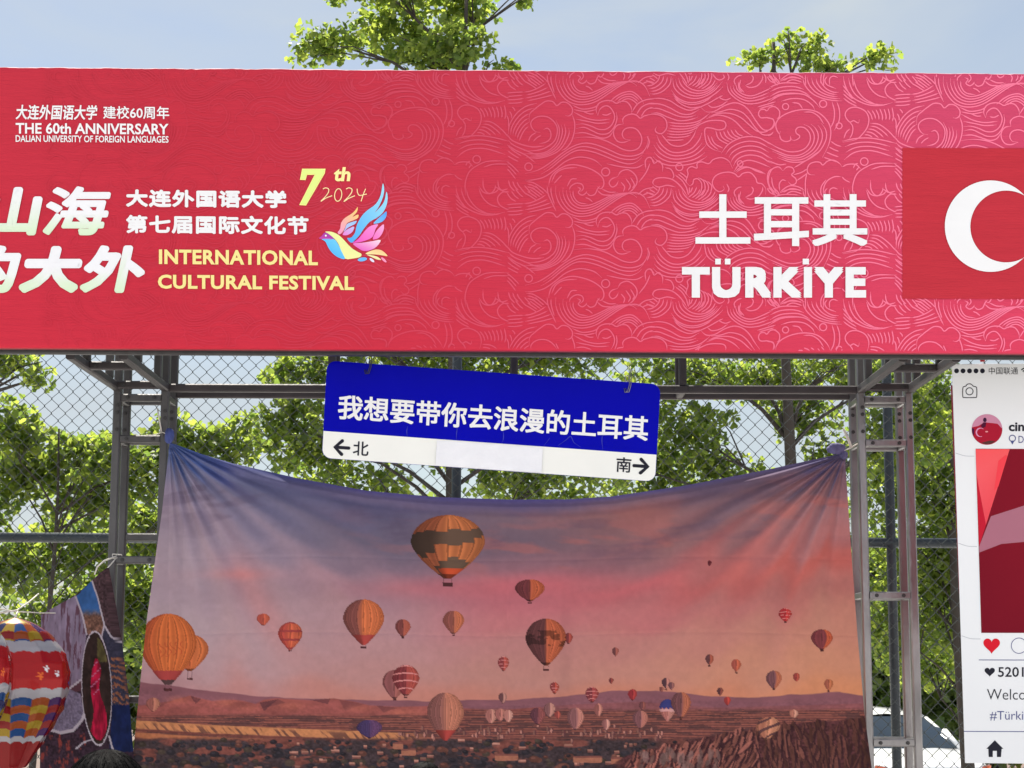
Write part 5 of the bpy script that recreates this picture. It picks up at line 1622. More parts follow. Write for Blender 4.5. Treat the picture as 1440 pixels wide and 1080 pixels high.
# ================================================================ HANGING STREET SIGN
def street_sign():
    ex, ey = np.array([469, 33.5]) / 469, np.array([-7.5, 136.5]) / 136.5

    def S(d=0.0):
        def f(a, b):
            a, b = np.asarray(a, float), np.asarray(b, float)
            return at(460 + a * ex[0] + b * ey[0], 507 + a * ex[1] + b * ey[1], Y_SIGN - d)
        return f
    W, H, R = 469, 137, 13
    root = thing('street_sign', tuple(S()(W / 2, 0)), 'tilted blue and white street name sign hanging from two wire hooks under the banner', 'sign')
    M['sign_blue'] = material('gloss_sign_blue', (0.001, 0.001, 0.37), 0.22, var=0.08, vscale=3, spec=0.06, bump=0.03, bscale=9)
    M['sign_white'] = material('sign_white_film', (0.82, 0.82, 0.79), 0.4, var=0.03, vscale=6)
    M['paper'] = material('taped_white_paper', (0.80, 0.80, 0.85), 0.7, var=0.03, vscale=12, bump=0.9, bscale=16)

    def rounded(w0, h0, w1, h1, r, corners=(1, 1, 1, 1)):
        o = []
        for k, (cx, cy, a) in enumerate(((w0 + r, h0 + r, 180), (w1 - r, h0 + r, 270), (w1 - r, h1 - r, 0), (w0 + r, h1 - r, 90))):
            if corners[k]:
                o += [(cx + r * math.cos(math.radians(a + t)), cy + r * math.sin(math.radians(a + t))) for t in range(0, 91, 10)]
            else:
                o.append(((w0, h0), (w1, h0), (w1, h1), (w0, h1))[k])
        return np.array(o)
    o = rounded(0, 0, W, H, R)
    n = len(o)
    mb = MB()
    fr, bk = S(0)(o[:, 0], o[:, 1]), S(-.016)(o[:, 0], o[:, 1])
    mb.add(list(fr) + list(bk), [tuple(range(n))[::-1], tuple(range(n, 2 * n))] + [(i, (i + 1) % n, n + (i + 1) % n, n + i) for i in range(n)])
    mb.build('panel', M['sign_blue'], root)
    mb = MB()
    poly_on(mb, rounded(.4, 99, W - .4, H - .4, R - .4, (0, 0, 1, 1)), S(.0012))
    mb.build('white_strip', M['sign_white'], root)
    M['glint'] = material('painted_glint_blue', (0.03, 0.035, 0.42), 0.3, var=0.2, vscale=40, spec=0.3)  # glare glints on the sign, painted as thin pale ribbons
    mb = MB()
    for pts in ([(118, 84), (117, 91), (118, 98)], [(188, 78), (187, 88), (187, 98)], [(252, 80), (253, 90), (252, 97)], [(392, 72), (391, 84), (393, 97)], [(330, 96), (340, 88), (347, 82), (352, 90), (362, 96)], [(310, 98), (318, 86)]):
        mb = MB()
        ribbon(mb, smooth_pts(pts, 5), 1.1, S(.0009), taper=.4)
        mb.build('painted_glint', M['glint'], root)
    mb = MB()
    text_on(mb, '我想要带你去浪漫的土耳其', (19, 46, 455, 81), S(.0024), fat=.7, square=True)
    mb.build('lettering', M['white_ink'], root)
    for ch, bx in (('北', (43, 110, 65, 130)), ('南', (413, 106, 434, 127))):
        mb = MB()
        text_on(mb, ch, bx, S(.0024), fat=.3)
        mb.build('lettering', M['black_ink'], root)
    for s, x0 in ((1, 16), (-1, 459)):
        mb = MB()
        yc = 120.5 if s == 1 else 116.5
        X = lambda q: x0 + s * q
        ribbon(mb, [(X(3), yc), (X(21), yc)], 4.6, S(.0024))
        ribbon(mb, [(X(11.5), yc - 9.5), (X(1.5), yc), (X(11.5), yc + 9.5)], 4.8, S(.0027))
        for q in ((X(21), yc), (X(11.5), yc - 9.5), (X(11.5), yc + 9.5)):
            poly_on(mb, circle_pts(q[0], q[1], 2.35, 12), S(.0031))
        mb.build('arrow', M['black_ink'], root)
    mb = MB()
    ga, gb = np.meshgrid(np.linspace(160, 309, 24), np.linspace(100.5, 136, 8))
    lift = .004 + .006 * (fbm(ga / 30, gb / 14, 3, 301) - .5) + .004 * sstep(250, 309, ga) * sstep(115, 136, gb)
    P = S(0)(ga, gb)
    P[..., 1] -= lift
    idx = np.arange(ga.size).reshape(ga.shape)
    mb.add(P.reshape(-1, 3), np.stack([idx[:-1, :-1], idx[:-1, 1:], idx[1:, 1:], idx[1:, :-1]], -1).reshape(-1, 4).tolist())
    mb.build('paper_patch', M['paper'], root, True)
    for a, up in ((56, 20), (421, 22)):
        mb = MB()
        c = Vector(S(.004)(a, 9))
        tp = Vector(S(-.004)(a + 2, -up))
        for k in range(2):
            q = Vector((.006 * k, -.003 * k, 0))
            mb.tube([c + Vector((-.008, 0, .0)) + q, c + Vector((-.004, -.006, -.017)) + q, c + Vector((.004, -.006, -.016)) + q, c + Vector((.012, -.002, .012)) + q, c.lerp(tp, .5) + Vector((.008, -.006, 0)) + q, tp + q], .0017, 6)
        mb.tube([c.lerp(tp, .45) + Vector((.02 * math.cos(t) * .35, 0, .012 * math.sin(t))) for t in np.linspace(0, 6.283, 13)], .0018, 6)
        mb.build('wire_hook', M['bolt'] if a < 100 else M['steel'], root, True)


street_sign()


# ================================================================ PICTURE BOARD
def board():
    Bd = lambda d: (lambda x, y: at(np.asarray(x, float) + (np.asarray(y, float) - 512) * .0338 * (1 - (np.asarray(x, float) - 1338) / 1400.0) - (np.asarray(y, float) - 512) * .0338, y, Y_BOARD - d))
    Z = lambda d: (lambda x, y: at(x, y, Y_BOARD - d))
    root = thing('picture_board', tuple(at(1500, 1073, Y_BOARD)), 'tall white board printed like a phone photo post with a red flag picture', 'display board')
    M['board'] = material('white_foam_board', (0.80, 0.81, 0.84), 0.5, var=0.025, vscale=2, bump=0.05, bscale=6)
    M['board_edge'] = material('red_board_backing', (0.30, 0.02, 0.05), 0.7, var=0.2)
    fr = [(1338.5, 512), (1676, 510), (1690, 1076), (1357, 1073)]
    p = np.array(fr, float)
    mb = MB()
    f, b = Z(0)(p[:, 0], p[:, 1]), Z(-.02)(p[:, 0], p[:, 1])
    mb.add(list(f) + list(b), [(3, 2, 1, 0), (4, 5, 6, 7), (0, 1, 5, 4), (1, 2, 6, 5), (2, 3, 7, 6), (3, 0, 4, 7)])
    mb.build('panel', M['board'], root, bevel=.002)
    mb = MB()
    q = p + np.array([(-1.5, 30), (0, 5), (0, -3), (-2.5, -230)])
    q[3] = (1348.5, 835)
    mb.add(list(Z(-.021)(q[:, 0], q[:, 1])) + list(Z(-.03)(q[:, 0], q[:, 1])), [(3, 2, 1, 0), (4, 5, 6, 7), (0, 1, 5, 4), (1, 2, 6, 5), (2, 3, 7, 6), (3, 0, 4, 7)])
    mb.build('backing', M['board_edge'], root)
    mb = MB()
    for k in range(5):
        poly_on(mb, circle_pts(1345.2 + 9.1 * k, 521.6, 3.4, 16), Z(.001))
    mb.build('signal_dots', M['black_ink'], root)
    mb = MB()
    text_on(mb, '中国联通', (1390.5, 516.5, 1431.5, 526.5), Z(.001))
    mb.build('carrier_lettering', M['black_ink'], root)
    mb = MB()
    for r in (3.5, 6.5, 9.5):
        ribbon(mb, circle_pts(1443, 527, r, 12, a0=math.radians(-135), a1=math.radians(-45)), 1.6, Z(.001))
    mb.build('signal_icon', M['black_ink'], root)
    mb = MB()
    ribbon(mb, smooth_pts([(1354, 546), (1354, 557), (1356, 559), (1371, 559), (1373.5, 557), (1373.5, 546), (1371.5, 543.7), (1369, 543.2), (1365.5, 540.2), (1360.8, 540.2), (1357.8, 543.2), (1355.5, 543.8)], 4, True), 1.2, Z(.001), True)
    ribbon(mb, circle_pts(1363.4, 550.3, 5.0, 24), 1.2, Z(.001), True)
    mb.build('camera_icon', M['black_ink'], root)
    mb = MB()
    text_on(mb, 'cin', (1418.5, 594, 1440.5, 606.5), Z(.001), bold=.03)
    mb.build('name_lettering', M['black_ink'], root)
    heart = lambda cx, cy, w, h: np.array([(cx + w / 2 * (math.sin(t) ** 3), cy - h / 2 * ((13 * math.cos(t) - 5 * math.cos(2 * t) - 2 * math.cos(3 * t) - math.cos(4 * t)) / 14.2 + .1)) for t in np.linspace(0, 2 * math.pi, 40, endpoint=False)])
    mb = MB()
    poly_on(mb, heart(1391.8, 945, 14.5, 12.5), Z(.001))
    mb.build('small_heart_icon', M['black_ink'], root)
    mb = MB()
    text_on(mb, '5201', (1403.5, 938, 1439.6, 952), Z(.001), bold=.012)
    mb.build('count_lettering', M['black_ink'], root)
    mb = MB()
    text_on(mb, 'Welcome', (1388, 969, 1468, 984), Z(.001), bold=-.008)
    mb.build('greeting_lettering', M['black_ink'], root)
    mb = MB()
    hx = lambda pts: [(1387 + x * 24, 1041 + y * 24) for x, y in pts]
    poly_on(mb, hx([(0, .5), (.5, 0), (1, .5), (.9, .5), (.86, .98), (.62, .98), (.62, .62), (.38, .62), (.38, .98), (.14, .98), (.12, .5)]), Z(.001))
    mb.build('home_icon', M['black_ink'], root)
    mb = MB()
    ribbon(mb, np.vstack([circle_pts(1423.7, 616.4, 4.4, 26), circle_pts(1423.7, 616.4, 4.4, 26)[:1]]), 1.3, Z(.001))
    poly_on(mb, [(1420.6, 619.6), (1426.8, 619.6), (1423.7, 625.3)], Z(.0012))
    mb.build('pin_icon', M['blue_ink'], root)
    mb = MB()
    text_on(mb, 'Da', (1432.3, 613, 1445, 623), Z(.001))
    mb.build('place_lettering', M['blue_ink'], root)
    mb = MB()
    text_on(mb, '#Türkiye', (1392, 1000, 1455, 1016), Z(.001), bold=-.004)
    mb.build('hashtag_lettering', M['blue_ink'], root)
    mb = MB()
    ribbon(mb, smooth_pts(np.vstack([circle_pts(1433, 908, 10.8, 26, a0=.9, a1=5.98), [(1444, 918)], [(1439.7, 916.4)]]), 2), .9, Z(.001))
    mb.build('comment_icon', M['blue_ink'], root)
    mb = MB()
    ribbon(mb, [(1376.5, 928), (1684, 929)], 1.0, Z(.001))
    mb.build('rule_line', M['blue_ink'], root)
    mb = MB()
    ribbon(mb, [(1355.5, 1028.5), (1688, 1030)], 1.0, Z(.001))
    mb.build('rule_line', M['blue_ink'], root)
    mb = MB()
    poly_on(mb, heart(1394.5, 908, 23.5, 21.5), Z(.001), lin(222, 32, 50, .9))
    mb.build('red_heart_icon', M['paint'], root)
    mb = MB()
    dr, dr2 = lin(126, 16, 36, .95), lin(150, 22, 42, .95)
    poly_on(mb, [(1372, 631), (1640, 632), (1646, 890), (1380, 890)], Z(.001), [dr, dr2, dr, lin(118, 14, 34, .95)])
    poly_on(mb, [(1393.5, 726), (1440, 711), (1520, 704), (1640, 720), (1640, 772), (1540, 758), (1440, 762), (1408, 765), (1377, 777), (1376.7, 769)], Z(.0014), lin(172, 110, 128, .95))
    poly_on(mb, [(1373, 667), (1386.5, 738), (1376.7, 769)], Z(.0018), lin(196, 28, 52, .95))
    poly_on(mb, [(1372, 631.5), (1420, 631.5), (1386.5, 738), (1373, 667)], Z(.0022), [lin(255, 92, 98, .9), lin(255, 96, 100, .9), lin(240, 76, 90, .9), lin(252, 100, 108, .9)])
    poly_on(mb, [(1404, 648), (1414, 640), (1417, 641), (1404, 684), (1398, 690)], Z(.0026), lin(252, 72, 84, .9))
    mb.build('flag_picture', M['paint'], root)
    mb = MB()
    cx, cy, r = 1388, 604, 21.6
    poly_on(mb, circle_pts(cx, cy, r, 48), Z(.001), lin(206, 140, 168, .95))
    t0 = [(cx - r * .98, cy - 3), (cx - 12, cy - 5), (cx - 4, cy - 10), (cx + 8, cy - 9), (cx + 15, cy - 8), (cx + 20.3, cy - 2)]
    arc = circle_pts(cx, cy, r - .2, 30, a0=math.radians(-6), a1=math.radians(188))
    poly_on(mb, t0 + [tuple(q) for q in arc], Z(.0014), lin(172, 26, 52, .95))
    poly_on(mb, circle_pts(cx - 3, cy - 13.5, 2.5, 14, 3.2), Z(.0018), lin(58, 30, 60))
    poly_on(mb, [(cx - 9, cy - 5), (cx - 5, cy - 10), (cx - 1, cy - 10), (cx - 2, cy - 4), (cx - 6, cy - 2)], Z(.0018), lin(78, 22, 52))
    ribbon(mb, circle_pts(cx - 9, cy + 4, 6, 20, a0=math.radians(70), a1=math.radians(310)), 2.0, Z(.0018), taper=.3, col=lin(222, 150, 190, .95))
    poly_on(mb, circle_pts(cx - .5, cy + 3, 2.2, 8, 1.1), Z(.0018), lin(230, 150, 160, .95))
    poly_on(mb, [(cx - 8, cy + 18.5), (cx + 4, cy + 15.5), (cx + 12, cy + 16.5), (cx + 6, cy + 20), (cx - 2, cy + 21)], Z(.0018), lin(88, 52, 52))
    poly_on(mb, [(cx - 21.3, cy - 2), (cx - 18, cy - 1), (cx - 18.5, cy + 9), (cx - 20.6, cy + 5)], Z(.0018), lin(70, 24, 66))
    mb.build('avatar_picture', M['paint'], root)
    # loose skin of the board: faint creases on the white margin
    M['crease'] = material('sheet_joint', (0.50, 0.51, 0.56), 0.6, var=0.05)
    for y_, x1 in ((640, 1371), (767, 1375), (897, 1380)):
        mb = MB()
        xl = 1338.5 + (y_ - 512) * .033
        ribbon(mb, smooth_pts([(xl + 1, y_ - 3), (xl + 14, y_ + 1), (x1 - 1, y_ + 1.5)], 5), .9, Z(.0006))
        mb.build('sheet_joint', M['crease'], root)
    # cords up to the canopy
    mb = MB()
    for px in (1383, 1600):
        mb.tube([atv(px, 514, Y_BOARD + .012), atv(px - 2, 500, Y_BOARD + .012), atv(px - 3, 470, Y_BOARD + .02)], .0016, 6)
    mb.build('cord', M['rope'], root)
    M['ribbon_red'] = material('red_ribbon', (0.55, 0.02, 0.03), 0.6, var=0.2)
    rb = MB()
    c = atv(1381, 505, Y_BOARD - .012)
    for a in range(5):
        t = a * 1.257 + .4
        d = Vector((math.cos(t), -.35, math.sin(t))) * .0125
        s = Vector((-math.sin(t), 0, math.cos(t))) * .007
        rb.add([c, c + d * .6 + s, c + d * 1.15, c + d * .6 - s], [(0, 1, 2, 3)])
    tag(rb.build('ribbon_bow', M['ribbon_red']), 'tiny red ribbon bow on the cord at the top of the white picture board', 'bow')


board()


# ================================================================ PHOTO COLLAGE CLOTH (lower left)
def in_poly(x, y, poly):
    r = np.zeros(x.shape, bool)
    n = len(poly)
    for i in range(n):
        (x0, y0), (x1, y1) = poly[i], poly[(i + 1) % n]
        if y0 == y1:
            continue
        r ^= ((y0 > y) != (y1 > y)) & (x < (x1 - x0) * (y - y0) / (y1 - y0) + x0)
    return r


def seg_d(x, y, pts):
    d = np.full(x.shape, 1e9)
    for (x0, y0), (x1, y1) in zip(pts[:-1], pts[1:]):
        L = (x1 - x0) ** 2 + (y1 - y0) ** 2
        t = np.clip(((x - x0) * (x1 - x0) + (y - y0) * (y1 - y0)) / L, 0, 1)
        d = np.minimum(d, np.hypot(x - x0 - t * (x1 - x0), y - y0 - t * (y1 - y0)))
    return d


def collage():
    q = 3.483
    nx, ny = 130, 230
    U, V = np.meshgrid(np.linspace(0, 1, nx), np.linspace(0, 1, ny))
    tx = np.interp(U, [0, .25, .5, .75, 1], [58, 80, 104, 128, 152])
    ty = np.interp(U, [0, .25, .5, .75, 1], [864, 852, 839, 818, 797])
    yb = 1200
    PY = ty + (yb - ty) * V
    xr = np.interp(PY, [790, 850, 905, 980, 1060, 1200], [152, 163, 172, 182, 188, 190])
    xl = np.interp(PY, [860, 1080, 1200], [58, 56, 56])
    w0 = (PY - ty) / (yb - ty)
    PX = tx * (1 - np.clip(w0 * 2.2, 0, 1)) + (xl + (xr - xl) * U) * np.clip(w0 * 2.2, 0, 1)
    PX = np.where(U > .98, xr, PX)
    x, y = PX.ravel(), PY.ravel()
    X, Y = x * q, (y - 770) * q
    n1, n2, n3 = fbm(x / 6, y / 9, 4, 401), fbm(x / 2.2, y / 2.2, 3, 411), fbm(x / 3, y / 14, 3, 421)
    C = np.array([62, 44, 58.]) * (.55 + .9 * n2)[:, None]
    red = sstep(.55, .7, n1)[:, None] * ((Y > 860) & (X < 420))[:, None]
    C = C * (1 - red) + np.array([150, 66, 62.]) * red

    def put(mask, c):
        C[mask] = c[mask] if np.ndim(c) == 2 else c
    lil = np.array([150, 134, 160.]) * (.82 + .36 * n3)[:, None]
    stk = sstep(.6, .68, fbm(x / 3.4 + y / 40, y / 26, 3, 431))[:, None]
    lil = lil * (1 - .7 * stk) + np.array([92, 52, 66.]) * .7 * stk
    put(in_poly(X, Y, [(150, 400), (200, 330), (330, 250), (375, 232), (425, 420), (402, 640), (330, 690), (150, 690)]), lil)
    put(in_poly(X, Y, [(335, 690), (420, 630), (410, 700), (330, 720)]), np.array([96, 60, 72.]) * np.ones_like(C))
    rug = np.array([128, 116, 142.]) * (.7 + .6 * n2)[:, None]
    put(in_poly(X, Y, [(200, 700), (330, 690), (395, 715), (415, 820), (380, 890), (310, 905), (240, 890), (180, 830)]), rug)
    ts = sstep(300, 345, Y + 30 * (n1 - .5))[:, None]
    ruin = (np.array([64, 108, 172.]) * (.85 + .3 * n1)[:, None]) * (1 - ts) + np.array([128, 92, 80.]) * (.5 + n2)[:, None] * ts
    put(in_poly(X, Y, [(372, 242), (452, 158), (482, 250), (512, 380), (492, 440), (425, 425), (404, 330)]), ruin)
    dk = np.array([84, 62, 68.]) * (.5 + n2)[:, None]
    put(in_poly(X, Y, [(452, 160), (536, 92), (565, 240), (612, 462), (572, 462), (512, 380), (482, 250)]), dk)
    stp = (np.mod((Y - X * .4 + 60 * n1) / 34, 1) < .4 * (n2 + .5))[:, None] & ((Y > 540) & (Y < 780))[:, None]
    rs = np.where(stp, np.array([150, 96, 74.]), np.array([62, 60, 80.])) * (.7 + .6 * n2)[:, None]
    rs = np.where((Y > 770)[:, None], np.array([26, 38, 84.]) * (.7 + .6 * n1)[:, None], rs)
    put(in_poly(X, Y, [(512, 382), (572, 462), (612, 462), (660, 700), (668, 1000), (535, 1000), (550, 800), (498, 445)]), rs)
    bw = np.array([196, 184, 198.])
    for ln, w in (([(450, 160), (482, 250), (514, 380), (545, 436), (580, 462), (620, 462)], 4), ([(372, 242), (404, 330), (426, 425)], 4), ([(512, 385), (496, 450)], 4), ([(238, 890), (300, 908), (360, 895), (400, 850), (418, 810)], 7), ([(340, 690), (402, 645)], 5), ([(375, 985), (410, 955), (450, 940)], 4), ([(536, 925), (560, 1010)], 5)):
        put(seg_d(X, Y, ln) < w, bw)
    a, b = (X - 475 - (Y - 690) * .035) / 74, (Y - 690) / 282
    e = np.hypot(a, b)
    put(e < 1, bw + 8)
    put(e < .972 - .02 * (np.abs(b) < .9), np.array([58, 42, 40.]) * (.6 + .8 * n1)[:, None])
    gg = (e < .9) & (X > 478) & (Y < 560)
    put(gg, np.array([92, 84, 52.]) * (.6 + .8 * n1)[:, None])
    dv = (np.abs(X - 474 - (Y - 690) * .06 - 8 * np.sin(Y / 40)) < np.interp(Y, [540, 600, 700, 800, 900, 950], [6, 22, 20, 30, 40, 34])) & (e < .9) & (Y > 545)
    put(dv, np.array([176, 24, 62.]) * (.5 + n3)[:, None])
    put(dv & (np.abs(np.sin((Y + X) / 15)) < .2) & (Y < 720), np.array([196, 110, 150.]))
    D = .010 * np.sin(PX / 11 + PY / 60) * V + .014 * np.exp(-((PX - 140 - (PY - 800) * .12) / 7) ** 2) * np.exp(-(PY - 790) / 200) + .006 * fbm(PX / 20, PY / 40, 3, 441)
    P = at(PX, PY, 7.70).copy()
    P[..., 1] -= D
    idx = np.arange(nx * ny).reshape(ny, nx)
    F = np.stack([idx[:-1, :-1], idx[1:, :-1], idx[1:, 1:], idx[:-1, 1:]], -1).reshape(-1, 4)
    o = mesh_obj('photo_collage_cloth', P.reshape(-1, 3), F, M['cloth'], None, True, linv(C, .60))
    tag(o, 'dark photo collage cloth with a white edged oval, left of the balloon tapestry', 'cloth')


collage()

mb = MB()
mb.tube([atv(164, 782, 7.765), atv(156, 785, 7.74), atv(146, 789, 7.71), atv(137, 797, 7.70), atv(133, 808, 7.69)], .0036, 6)
mb.tube([atv(164, 784, 7.765), atv(158, 791, 7.73), atv(151, 799, 7.70)], .003, 6)
mb.tube([atv(158, 779, 7.78), atv(171, 780, 7.78), atv(172, 784, 7.80), atv(159, 785, 7.775), atv(158, 780, 7.78)], .0026, 6)
tag(mb.build('cord', M['rope'], None, True), 'white cord tying the top corner of the collage cloth to the left tower', 'cord')
mb = MB()
mb.tube([atv(-160, 842, 7.5), atv(-60, 850, 7.5), atv(0, 856, 7.52), atv(23, 860, 7.54), atv(60, 862, 7.68), atv(78, 862, 7.685)], .0026, 6)
mb.tube([atv(-20, 864, 7.5), atv(6, 861, 7.52), atv(24, 858, 7.54), atv(40, 847, 8.2), atv(54, 835, Y_FENCE - .01)], .0032, 6)
tag(mb.build('cord', M['rope'], None, True), 'white cord strung above the foil balloons and tied back to the fence', 'cord')


# ================================================================ FOIL BALLOONS
M['foil'] = material('printed_foil', attr=True, rough=0.24, metal=0.3, coat=0.12, spec=0.3, bump=0.05, bscale=20)
PAL = np.array([(20, 100, 190), (206, 36, 40), (16, 20, 120), (228, 104, 36), (96, 26, 130), (240, 196, 50)], float)


def foil_balloon(cx, top, bot, rx, Y, label, seed, rot=0.0):
    na, nt = 176, 200
    c0 = at(cx, top, Y)
    root = thing('foil_balloon', tuple(at(cx, bot, Y)), label, 'balloon', 'foil balloons on the cord')
    k = px_m(Y)
    H, Rr = (bot - top) * k, rx * k
    A, T = np.meshgrid(np.linspace(0, 2 * np.pi, na, endpoint=False), np.linspace(0, 1, nt))
    rad = np.interp(T, [0, .012, .04, .1, .2, .3, .4, .5, .6, .7, .8, .88, .95, .985, 1], [0, .12, .34, .6, .84, .97, 1, .98, .9, .77, .6, .46, .34, .27, .05])
    for _ in range(3):
        rad = np.vstack([rad[:1], (rad[:-2] + 2 * rad[1:-1] + rad[2:]) / 4, rad[-1:]])
    gor = 1 - .035 * np.abs(np.sin(A * 6)) ** .5 * sstep(.02, .2, T)
    seam = np.exp(-((np.abs(np.mod(A + np.pi, 2 * np.pi) - np.pi) * 1.0) / .2) ** 2) + np.exp(-((np.abs(A - np.pi)) / .2) ** 2)
    puck = 1 - .028 * seam * np.abs(np.sin(T * 26)) - .012 * fbm(A * 3, T * 14, 3, seed)
    r = rad * Rr * gor * puck
    ca, sa = np.cos(A), np.sin(A)
    Xl, Yl = r * ca, r * sa * .62
    x = Xl * math.cos(rot) - Yl * math.sin(rot)
    y = Xl * math.sin(rot) + Yl * math.cos(rot)
    P = np.stack([c0[0] + x, c0[1] + y, c0[2] - T * H], -1)
    sc = .014 * np.abs(np.sin(A * 8)) ** .7
    t = T + sc
    col = np.floor(A / (2 * np.pi) * 16).astype(int)

    def chk(row):
        return linv(PAL[(col * 2 + row * 3 + (col * row) % 2 + seed) % 6], .30)
    C = np.zeros(A.shape + (3,))
    redc, wht = np.array(lin(214, 14, 24, .48)), np.array((.29, .28, .31))
    C[:] = redc
    c1 = T < .17
    C[c1] = chk(np.floor(t / .052).astype(int))[c1]
    m_ = (t > .165) & (t < .235)
    C[m_] = wht
    m_ = (t > .475) & (t < .535)
    C[m_] = wht
    m_ = (t >= .535) & (t < .785)
    C[m_] = chk(np.floor((t - .535) / .05).astype(int) + 1)[m_]
    m_ = (t >= .785) & (t < .82)
    C[m_] = wht
    m_ = t >= .82
    C[m_] = np.array(lin(175, 10, 20, .42))
    rs_ = np.random.default_rng(seed)
    for i in range(15):
        a0, t0 = rs_.random() * 6.283, .27 + .17 * rs_.random()
        sz = .075 * (.6 + .6 * rs_.random())
        da, dt = (np.mod(A - a0 + np.pi, 2 * np.pi) - np.pi), (T - t0) * H / Rr
        rr, an = np.hypot(da, dt), np.arctan2(dt, da) + rs_.random()
        star = rr < sz * (.62 + .38 * np.cos(5 * an))
        C[star] = np.array(lin(*PAL[[5, 0, 3, 4][i % 4]], .9)) if i % 3 else np.array((.75, .72, .75))
    idx = np.arange(na * nt).reshape(nt, na)
    nxt = np.roll(idx, -1, 1)
    F = np.stack([idx[:-1], idx[1:], nxt[1:], nxt[:-1]], -1).reshape(-1, 4)
    mesh_obj('envelope', P.reshape(-1, 3), F, M['foil'], root, True, C.reshape(-1, 3))
    mb = MB()
    tp = Vector(c0)
    mb.tube([tp + Vector((0, 0, -.004)), tp + Vector((.002, 0, .012)), atv(cx + 3, 859 if cx > 0 else 853, 7.52)], [.006, .003, .0013], 6)
    mb.build('string', M['rope'], root)
    mb = MB()
    b = Vector(at(cx, bot, Y))
    mb.tube([b + Vector((0, 0, .012)), b + Vector((0, 0, -.004)), b + Vector((.002, 0, -.03))], [.012, .007, .012], 8)
    mb.build('valve_tail', M['ribbon_red'], root)


foil_balloon(22, 868, 1078, 79, 7.36, 'checkered foil balloon touching the collage cloth, its whole right side in view', 3, .25)
foil_balloon(-42, 860, 1072, 69, 7.02, 'checkered foil balloon cut off by the left edge, overlapping the other one', 8, -.3)


# ================================================================ PEOPLE (only the tops of their heads reach the picture)
M['skin'] = material('warm_skin', (0.46, 0.27, 0.19), 0.55, var=0.06)
M['hair'] = material('black_hair', (0.004, 0.004, 0.0045), 0.6, var=0.4, vscale=20, bump=0.25, bscale=260, stretch=(1, 1, .08), spec=0.02)
M['eye'] = material('dark_eye', (0.02, 0.015, 0.012), 0.2, var=0.1)


